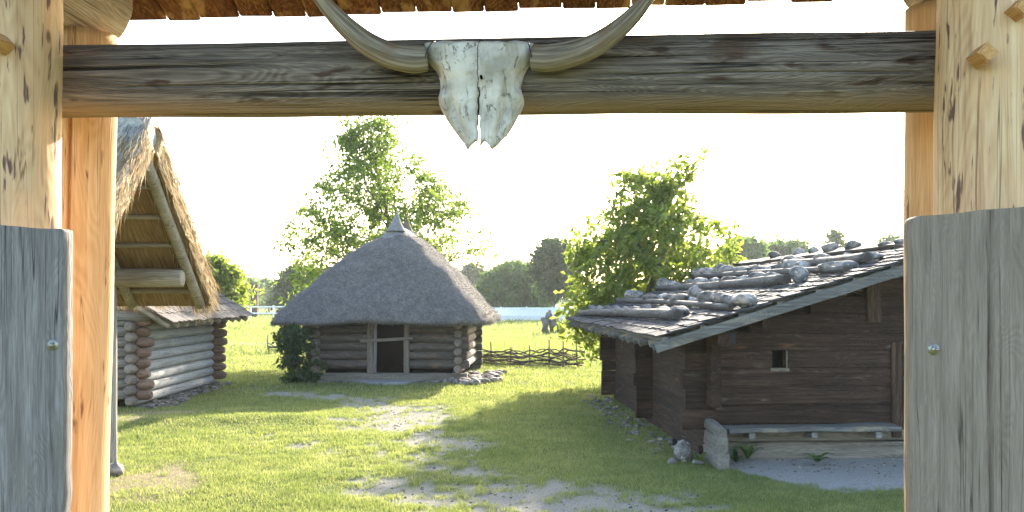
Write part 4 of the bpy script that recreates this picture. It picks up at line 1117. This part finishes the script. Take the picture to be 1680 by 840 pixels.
# bench on the shed wall, lantern under the verge
bn = thing('wall_bench', 'narrow grey plank bench along the dark shed wall', 'bench', SO, SY)
b = MB(); beam(b, (.16, -.29, .455), (2.72, -.27, .475), .38, .075, ch=.012, rings=14, wob=.012); b.build('seat', M['greyx'], bn)
for x in (.52, 1.44, 2.40):
    b = MB(); beam(b, (x, -.13, .36), (x, -.42, .385), .085, .085, ch=.012, rings=3, wob=.004); b.build('bracket', M['greyy'], bn)
lt = thing('lantern', 'small dark lantern hanging beneath the shed barge board', 'lantern', P(1200, 553, 14.2))
b = MB(); beam(b, (0, 0, -.085), (0, 0, .065), .115, .115, ch=.012, rings=1, wob=0, taper=.92); b.build('case', M['black'], lt)
b = MB(); beam(b, (0, 0, .065), (0, 0, .105), .14, .14, ch=.02, rings=1, wob=0, taper=.45); b.build('cap', M['iron'], lt)
b = MB(); tube(b, [(-.03, 0, .10), (-.02, 0, .15), (.02, 0, .15), (.03, 0, .10)], [.004]*4, 6); b.build('handle', M['iron'], lt)

# ---------------------------------------------------------------- stones on the ground
for k, (px, py, hw, hh, lab) in enumerate([
    (1121, 743, 16, 20, 'large pale rounded boulder at the near corner of the dark shed'),
    (1104, 727, 9, 8, 'smaller grey stone behind the large pale boulder'),
    (1103, 757, 8, 6, 'small grey stone in the grass left of the large boulder'),
    (1146, 758, 11, 5, 'flat grey stone between the large boulder and sill end'),
    (190, 770, 17, 13, 'pale angular stone at the foot of the shelter post')]):
    c = G(px, py+hh*.75); d = c.y
    c.z = hh/F*d*.75
    stone('boulder', lab, c, (hw/F*d, hw/F*d*.9, hh/F*d), 7+k*3.1, None, 'stone' if k < 4 else 'palestone', 4, .16 if k < 4 else .35)
def rubble(name, label, pts, n, rmin, rmax, spread):
    b = MB()
    for k in range(n):
        t = rnd.random()*(len(pts)-1); i = int(t); p = Vector(pts[i]).lerp(Vector(pts[i+1]), t-i)
        r = rnd.uniform(rmin, rmax); c = (p.x+rnd.gauss(0, spread), p.y+rnd.gauss(0, spread), r*.35)
        stone_mesh(b, c, (r*rnd.uniform(.8, 1.4), r*rnd.uniform(.8, 1.3), r*rnd.uniform(.5, .85)), rnd.random()*50, 2, .3)
    tag(b.build(name, M['palestone']), label, 'rubble', kind='stuff')
rubble('rubble', 'pale stones heaped along the log house wall', [(-7.75, 21.3, 0), (-7.8, 23, 0), (-7.9, 25, 0), (-7.8, 27.2, 0)], 330, .025, .10, .16)
rubble('rubble', 'stones packed at the right corner of the middle hut', [(-1.6, 27.4, 0), (-1.05, 27.6, 0), (-.75, 29, 0), (-.65, 31, 0)], 190, .04, .17, .22)
rubble('rubble', 'pale stones under the front sill of the middle hut', [(-5.8, 27.75, 0), (-4.6, 27.7, 0), (-2.4, 27.55, 0), (-1.5, 27.5, 0)], 60, .04, .10, .06)
rubble('rubble', 'small stones scattered along the shed side wall', [(2.55, 15.3, 0), (2.35, 17, 0), (2.15, 19, 0), (1.95, 21.5, 0), (2.0, 23.6, 0)], 200, .015, .065, .20)
rubble('gravel', 'loose gravel chips strewn over the yard by the bench', [(3.3, 14.2, .03), (4.5, 14.0, .03), (6.0, 14.0, .03), (8, 14.0, .03)], 260, .006, .02, .35)

pbv = MB(); k = 0
while k < 450:
    y_ = rnd.uniform(8.2, 24); x_ = rnd.uniform(-.5, .5)*y_
    if rnd.random() < bare(np.array([x_]), np.array([y_]))[0]:
        r_ = rnd.uniform(.008, .026); stone_mesh(pbv, (x_, y_, float(gheight(np.array([x_]), np.array([y_]))[0])+r_*.2), (r_*1.2, r_, r_*.7), rnd.random()*40, 1, .3); k += 1
tag(pbv.build('pebbles', M['palestone']), 'small pebbles lying loose on the worn track', 'pebbles', kind='stuff')

# ---------------------------------------------------------------- foliage
def leaf_quads(c, n, spread, size, droop=.3, flat=1.0):
    """n leaf-shaped quads round each centre (c: k x 3)"""
    k = len(c); N = k*n
    cen = np.repeat(c, n, 0); sp = np.repeat(spread if np.ndim(spread) else np.full(k, spread), n)
    # every clump is a spray: leaves strung along a drooping twig
    ax_ = rng.normal(size=(k, 3)); ax_[:, 2] = ax_[:, 2]*.45-.12; ax_ /= np.linalg.norm(ax_, axis=1)[:, None]
    al = (rng.random(N)*2-1)[:, None]*sp[:, None]*2.1
    axn = np.repeat(ax_, n, 0)
    o = cen+axn*al+rng.normal(size=(N, 3))*np.array([1, 1, .7*flat])[None]*sp[:, None]*.42
    o[:, 2] -= (al[:, 0]**2)*.35
    d = rng.normal(size=(N, 3))+axn*.8; d[:, 2] -= droop*1.5; d /= np.linalg.norm(d, axis=1)[:, None]
    s = np.cross(d, rng.normal(size=(N, 3))); s /= np.linalg.norm(s, axis=1)[:, None]
    L = size*(.6+.8*rng.random(N))[:, None]
    nn = np.cross(d, s)
    v = np.empty((N, 4, 3))
    v[:, 0] = o; v[:, 1] = o+d*L*.5+s*L*.24+nn*L*.08; v[:, 2] = o+d*L; v[:, 3] = o+d*L*.5-s*L*.24+nn*L*.08
    return v.reshape(-1, 3)
LM = {
 'ash': leaf_mat('ash_leaves', (.07, .12, .03), (.11, .17, .045), (.18, .22, .08), .58),
 'maple': leaf_mat('bright_leaves', (.095, .14, .035), (.15, .20, .055), (.245, .275, .105), .68, (1.75, 1.7, .8)),
 'dark': leaf_mat('dark_leaves', (.02, .045, .014), (.035, .07, .02), (.06, .10, .03), .3),
 'far': leaf_mat('far_leaves', (.05, .10, .03), (.085, .145, .045), (.13, .19, .07), .45),
 'pale': leaf_mat('pale_leaves', (.06, .09, .035), (.085, .12, .05), (.125, .155, .07), .4),
}
def tree(name, label, cat, base, env, nclus, nleaf, spread, size, mat, depth=.85, gap=.5, trunk_r=.12, top=None, limbs=7, droop=.3, group=None, stems=1, seed=1, twig=True, fill=.5):
    """env: list of (height z, left x, right x) of the crown outline, in metres from the trunk foot"""
    rr = np.random.default_rng(seed); global rng
    rng = rr
    t = thing(name, label, cat, base, 0, group)
    zs_ = np.array([e[0] for e in env]); l_ = np.array([e[1] for e in env]); r_ = np.array([e[2] for e in env])
    o = np.argsort(zs_); zs_, l_, r_ = zs_[o], l_[o], r_[o]
    cs = []
    wmax = (r_-l_).max()
    while len(cs) < nclus:
        z = rr.uniform(zs_[0], zs_[-1]); a, b_ = np.interp(z, zs_, l_), np.interp(z, zs_, r_)
        if rr.random() > (b_-a)/wmax: continue
        th = rr.random()*2*np.pi; q = rr.random()**fill
        x = (a+b_)/2+(b_-a)/2*q*np.cos(th); y = (b_-a)/2*depth*q*np.sin(th)
        if mnoise.noise(Vector((x*.8+seed, y*.8, z*.8)))*.5+.5 < gap*rr.uniform(.6, 1.1): continue
        cs.append((x, y, z))
    cs = np.array(cs)
    lv = leaf_quads(cs, nleaf, spread*rr.uniform(.6, 1.3, len(cs)), size, droop)
    tb = MB()
    ztop = zs_[-1]*.93 if top is None else top
    zb = max(.3, zs_[0]*.8)
    mains = []
    for s_ in range(stems):
        ang = s_*2.4; off = 0 if stems == 1 else .25
        pts = [Vector((off*.3*math.cos(ang), off*.3*math.sin(ang), -.1))]
        for k in range(1, 7):
            f = k/6; xm = (np.interp(ztop*f, zs_, l_)+np.interp(ztop*f, zs_, r_))/2*min(1, f*1.2) if f*ztop > zs_[0] else 0
            pts.append(Vector((xm*.8+off*4*f*math.cos(ang)+rr.normal()*.06, off*4*f*math.sin(ang)+rr.normal()*.08, ztop*f)))
        tube(tb, pts, [trunk_r*(1-.88*k/6) for k in range(7)], 10, sub=3); mains.append(pts)
    if twig:
        L = []
        for k in range(limbs):
            mp = mains[k % stems]; f = .2+.7*k/limbs; i = min(5, int(f*6)); p = mp[i].lerp(mp[i+1], f*6-i)
            far = cs[rr.integers(len(cs))]
            for _ in range(14):
                c = cs[rr.integers(len(cs))]
                if c[2] > p.z+.1 and abs(c[2]-p.z) < ztop*.4 and np.hypot(c[0]-p.x, c[1]-p.y) > np.hypot(far[0]-p.x, far[1]-p.y): far = c
            e = Vector(far); mid = p.lerp(e, .5)+Vector((0, 0, -.12*(e-p).length*.6)); r = trunk_r*(1-.85*f)*.55
            tube(tb, [p, mid, e], [r, r*.65, r*.22], 7, sub=4); L += [p.lerp(mid, .6), mid, mid.lerp(e, .5), e]
        pool = [q for mp in mains for q in mp[1:]]+L
        for c in cs[:: max(1, len(cs)//260)]:
            c = Vector(c); cand = [q for q in pool if q.z < c.z+.2] or pool
            n = min(cand, key=lambda q: (q-c).length)
            r = min(.02, .008+.004*(n-c).length); tube(tb, [n, n.lerp(c, .5)+Vector((rr.normal()*.08, rr.normal()*.08, -.05)), c], [r, r*.7, r*.35], 5, sub=2)
    tb.build('trunk', M['bark'], t)
    raw_mesh('crown', lv, np.arange(len(lv)).reshape(-1, 4), 4, LM[mat], t)
    return t
def envp(d, base_px, rows):
    return [(H-(py-HY)/F*d, (a-base_px)/F*d, (c-base_px)/F*d) for py, a, c in rows]
def bpx(px, d): return ((px-840)/F*d, d, 0)
tree('young_tree', 'tall airy broadleaf tree standing behind the middle hut', 'tree', bpx(632, 37), envp(37, 632, [(197, 575, 642), (215, 552, 660), (250, 538, 690), (290, 512, 715), (330, 490, 768), (360, 468, 790), (395, 458, 815), (430, 470, 790), (462, 480, 700), (480, 480, 640)]),
     660, 36, .30, .165, 'ash', gap=.44, trunk_r=.13, top=8.6, limbs=20, seed=3, fill=.62)
tree('broadleaf_tree', 'dense bright green tree behind the far end of the dark shed', 'tree', bpx(1035, 27.4), envp(27.4, 1035, [(262, 1066, 1140), (280, 1045, 1142), (305, 1000, 1130), (335, 985, 1128), (350, 982, 1150), (370, 972, 1190), (395, 938, 1205), (430, 930, 1214), (470, 926, 1200), (510, 926, 1120), (550, 940, 1050), (585, 962, 1020)]),
     400, 34, .26, .20, 'maple', gap=.46, trunk_r=.14, top=6.1, limbs=16, seed=8, stems=2, fill=.5)
tree('broadleaf_tree', 'bright green tree showing just beyond the shingled log house', 'tree', bpx(348, 50), envp(50, 348, [(424, 335, 365), (440, 322, 385), (460, 310, 398), (480, 305, 400), (497, 312, 396)]), 160, 60, .33, .24, 'maple', trunk_r=.16, seed=12, gap=.3)
tree('round_bush', 'large rounded green willow bush behind the white barrier', 'bush', bpx(843, 112), envp(112, 843, [(430, 828, 862), (440, 805, 885), (455, 792, 896), (475, 784, 903), (492, 782, 905), (505, 786, 903)]), 420, 60, .55, .5, 'far', trunk_r=.2, seed=14, gap=.2, limbs=6, fill=.4)
tree('dark_tree', 'dark green tree between the willow bush and the bright tree', 'tree', bpx(908, 100), envp(100, 908, [(393, 893, 922), (405, 882, 940), (430, 878, 950), (455, 884, 950), (480, 895, 950)]), 260, 70, .5, .42, 'dark', trunk_r=.25, seed=15, gap=.2)
tree('dark_tree', 'dark tree mass seen just left of the middle hut roof', 'tree', bpx(492, 130), envp(130, 492, [(440, 478, 512), (452, 462, 530), (470, 455, 540), (490, 456, 545), (500, 460, 540)]), 260, 60, .7, .6, 'dark', trunk_r=.3, seed=16, gap=.2)
for k, (bx, d, rows, lab, mt) in enumerate([
    (436, 240, [(458, 432, 440), (466, 424, 450), (480, 416, 462), (496, 414, 466)], 'hazy distant tree with a pointed top left of the hut', 'far'),
    (408, 230, [(458, 402, 416), (468, 396, 424), (482, 392, 428), (497, 392, 430)], 'hazy distant tree beside the brown pillars', 'far'),
    (463, 220, [(470, 456, 472), (480, 446, 480), (497, 444, 484)], 'low pale green bush before the dark tree mass', 'pale'),
    (384, 210, [(462, 378, 390), (474, 368, 400), (497, 366, 404)], 'hazy distant tree over the shingled log house eave', 'pale'),
    (772, 180, [(434, 766, 780), (446, 755, 795), (470, 748, 800), (497, 748, 800)], 'pale distant tree between hut roof and willow bush', 'pale'),
    (1215, 120, [(392, 1208, 1226), (402, 1195, 1240), (420, 1186, 1250), (460, 1180, 1252)], 'grey green tree right of the bright tree', 'far'),
    (1288, 130, [(395, 1276, 1306), (404, 1258, 1320), (420, 1250, 1326), (460, 1250, 1330)], 'rounded green tree crest above the shed roof', 'far'),
    (1368, 140, [(374, 1364, 1374), (384, 1356, 1384), (396, 1350, 1390), (430, 1350, 1392), (460, 1352, 1388)], 'small feathery treetop above the shed roof', 'far'),
    (1462, 150, [(390, 1458, 1474), (402, 1446, 1490), (430, 1440, 1500), (470, 1440, 1500)], 'treetop peeping over the shed ridge by the gate post', 'far')]):
    tree('distant_tree', lab, 'tree', bpx(bx, d), envp(d, bx, rows), 150 if k != 7 else 60, 50, .7 if k != 7 else .5, .8 if k != 7 else .6, mt, trunk_r=.25, seed=30+k, gap=.25 if k != 7 else .45, limbs=5, group='trees far beyond the meadow')
# far wood closing the horizon
rng = np.random.default_rng(99)
n = 2600
wx = rng.uniform(-330, 330, n); wy = 330+rng.uniform(0, 40, n); wh = 3+5.5*fbm(wx*.03, wy*.03, 4, 3)+1.5*fbm(wx*.2, wy*.1, 6, 2)
wc = np.stack([wx, wy, wh*rng.random(n)**.6], 1)
lv = leaf_quads(wc, 22, 1.3, 1.7, .1)
tag(raw_mesh('distant_woods', lv, np.arange(len(lv)).reshape(-1, 4), 4, LM['far']), 'far low wood closing the horizon beyond the fields', 'woods', kind='stuff')

# climbing shrub at the hut corner
rng = np.random.default_rng(41)
cb = thing('climbing_shrub', 'dark leafy climbing shrub at the left corner of the middle hut', 'shrub', (-5.95, 27.75, 0))
cs = np.array([(rng.normal()*.20+.02-.04*z, rng.normal()*.22-.15, z) for z in rng.random(80)**.9*1.50+.08]); lv = leaf_quads(cs, 34, .13, .15, .6)
raw_mesh('leaves', lv, np.arange(len(lv)).reshape(-1, 4), 4, LM['dark'], cb)
b = MB()
for k in range(9): tube(b, [(rng.normal()*.08, 0, 0), (rng.normal()*.2, -.1, .8), (rng.normal()*.3, -.15, 1.6)], [.012, .009, .004], 5)
b.build('stems', M['bark'], cb)
# leafy sprigs
def weed(name, label, c, r, n, mat='dark', up=.5, seed=1):
    rr = random.Random(seed); b = MB(); o = thing(name, label, 'plant', c, 0)
    for k in range(n):
        a = 2*math.pi*k/n+rr.uniform(-.3, .3); L = r*rr.uniform(.7, 1.2); e = up*rr.uniform(.5, 1.4); wd = L*.13
        d = Vector((math.cos(a), math.sin(a), 0)); s_ = Vector((-d.y, d.x, 0)); vs = []
        for i in range(5):
            t = i/4; c_ = d*L*t*.9+Vector((0, 0, L*e*(t*1.6-t*t*1.1)+.01)); ww = wd*math.sin(math.pi*(t*.86+.1))*(1+.25*(i % 2))
            vs += [c_-s_*ww, c_+Vector((0, 0, -.006)), c_+s_*ww]
        b.add(vs, [[3*i, 3*i+1, 3*i+4, 3*i+3] for i in range(4)]+[[3*i+1, 3*i+2, 3*i+5, 3*i+4] for i in range(4)], True)
    b.build('leaves', LM[mat], o)
weed('weed', 'leafy green weed growing at the foot of the shed sill, below the bench middle', G(1341, 764)+Vector((0, 0, .04)), .22, 13, 'far', .8, 2)
weed('weed', 'tall dark weed under the left end of the bench', G(1226, 759)+Vector((0, 0, .04)), .24, 11, 'far', 1.3, 3)
weed('weed', 'dark weed closest to the grey sill ends', G(1207, 764)+Vector((0, 0, .04)), .20, 10, 'dark', 1.1, 4)
weed('weed', 'yellow green weed between boulder and shed corner', G(1148, 762), .16, 16, 'maple', 1.2, 5)

# ---------------------------------------------------------------- wattle fences
def wattle(label, pts_px, d_base, hgt, rows, seed):
    rr = random.Random(seed); p = [G(a, c) for a, c in pts_px]
    o = thing('wattle_fence', label, 'fence', p[0])
    st_ = [q-p[0] for q in p]
    for k, q in enumerate(st_):
        hh = hgt*rr.uniform(.8, 1.15); b = MB(); tube(b, [q+Vector((0, 0, -.1)), q+Vector((rr.uniform(-.05, .05), 0, hh))], [.032, .02], 7, sub=3); b.build('stake', M['stick'], o)
    b = MB()
    for r_ in range(rows):
        z = .05+r_*.043
        path = []
        for k in range(len(st_)-1):
            for f in (0, .5):
                q = st_[k].lerp(st_[k+1], f); path.append(q+Vector((0, .05*(1 if (k*2+int(f*2)+r_) % 2 else -1), z+rr.uniform(-.05, .05)*(1+r_*.12))))
        path.append(st_[-1]+Vector((rr.uniform(-.1, .3), 0, z)))
        tube(b, path, [rr.uniform(.016, .03)]*len(path), 6, sub=3)
    b.build('wattle', M['stick'], o)
wattle('low woven wattle fence between the middle hut and the bright tree', [(760, 597), (783, 598), (807, 599), (837, 600), (870, 600.5), (901, 601), (924, 602), (947, 602)], 35, .80, 12, 3)
wattle('short piece of wattle fence left of the middle hut', [(440, 579), (462, 579), (490, 580), (520, 581)], 42, .85, 8, 4)
# tall weeds along the wattle fence
rng = np.random.default_rng(17)
n = 900; wx = rng.uniform(-1.6, 2.2, n); wy = 35.2+rng.uniform(0, 1.5, n); hh = .35+.8*rng.random(n)**2
v = np.empty((n, 3, 3)); th = rng.random(n)*6.28
v[:, 0] = np.stack([wx-.012*np.cos(th), wy-.012*np.sin(th), 0*wx], 1); v[:, 1] = np.stack([wx+.012*np.cos(th), wy+.012*np.sin(th), 0*wx], 1); v[:, 2] = np.stack([wx+rng.normal(size=n)*.1, wy, hh], 1)
v = v.reshape(-1, 3)
tag(raw_mesh('tall_weeds', v, np.arange(len(v)).reshape(-1, 3), 3, M['meadow']), 'tall wispy weeds along the wattle fence', 'weeds', kind='stuff')

# ---------------------------------------------------------------- white paddock barrier and small far things
def barrier(label, a_px, b_px, py, n, d, hgt=1.15, panel=False):
    A, B = bpx(a_px, d), bpx(b_px, d); A, B = Vector(A), Vector(B)
    o = thing('white_barrier', label, 'fence', A)
    D = B-A
    for k in range(n+1):
        q = D*(k/n); b = MB(); beam(b, q, q+Vector((0, 0, hgt)), .13, .13, ch=.01, rings=1, wob=0); b.build('post', M['white'], o)
    for z in (hgt*.45, hgt*.9):
        b = MB(); beam(b, D*0+Vector((0, -.08, z)), D+Vector((0, -.08, z)), .05, .14, ch=.01, rings=1, wob=0); b.build('rail', M['white'], o)
    if panel:
        b = MB(); beam(b, Vector((.3, .8, .75)), D+Vector((0, .8, .75)), .05, 1.1, ch=.01, rings=4, wob=.01); b.build('panel', M['white'], o)
barrier('white railed paddock barrier left of the middle hut', 300, 560, 500, 7, 105, 1.5)
barrier('white panelled paddock barrier right of the middle hut', 780, 990, 500, 5, 92, 1.5, True)
for px, wd, ht, lab in ((401, 13, 15, 'brown wooden pillar partly hidden by the shingled eave'), (418, 12, 22, 'taller brown wooden pillar standing free beyond the white barrier')):
    d = 110; o = thing('wooden_pillar', lab, 'pillar', bpx(px, d), 0, 'brown pillars beyond the paddock')
    b = MB(); beam(b, (0, 0, 0), (0, 0, H+(HY-(492-ht))/F*d), wd/F*d*.9, .6, up=(0, 1, 0), ch=.05, rings=3, wob=.02); b.build('shaft', M['brownbox'], o)
    b = MB(); beam(b, (0, 0, H+(HY-(492-ht))/F*d), (0, 0, H+(HY-(492-ht))/F*d+.18), wd/F*d*1.1, .7, up=(0, 1, 0), ch=.05, rings=1, wob=0); b.build('cap', M['brownbox'], o)
lp = thing('log_pile', 'grey weathered stump pile half hidden behind the bright tree', 'log pile', G(905, 549))
b = MB(); rr = random.Random(5)
for k in range(16):
    a = Vector((rr.uniform(-.7, .7), rr.uniform(-.4, .4), rr.uniform(.0, .3))); log(b, a, a+Vector((rr.uniform(-.4, .4), rr.uniform(-.3, .3), rr.uniform(.5, 1.3))), rr.uniform(.06, .13), None, 9, 3, .06)
b.build('logs', M['greyx'], lp)

# ---------------------------------------------------------------- the air
hz = MB(); box(hz, (0, 0, 13.5), (1900, 1900, 29))
s_ = NT('haze_air'); pv = s_.N('VolumePrincipled'); pv.inputs['Color'].default_value = (.88, .93, 1, 1); pv.inputs['Density'].default_value = .00022; pv.inputs['Anisotropy'].default_value = .45
s_.t.links.new(pv.outputs[0], s_.out.inputs['Volume'])
tag(hz.build('haze', s_.mat), kind='stuff')
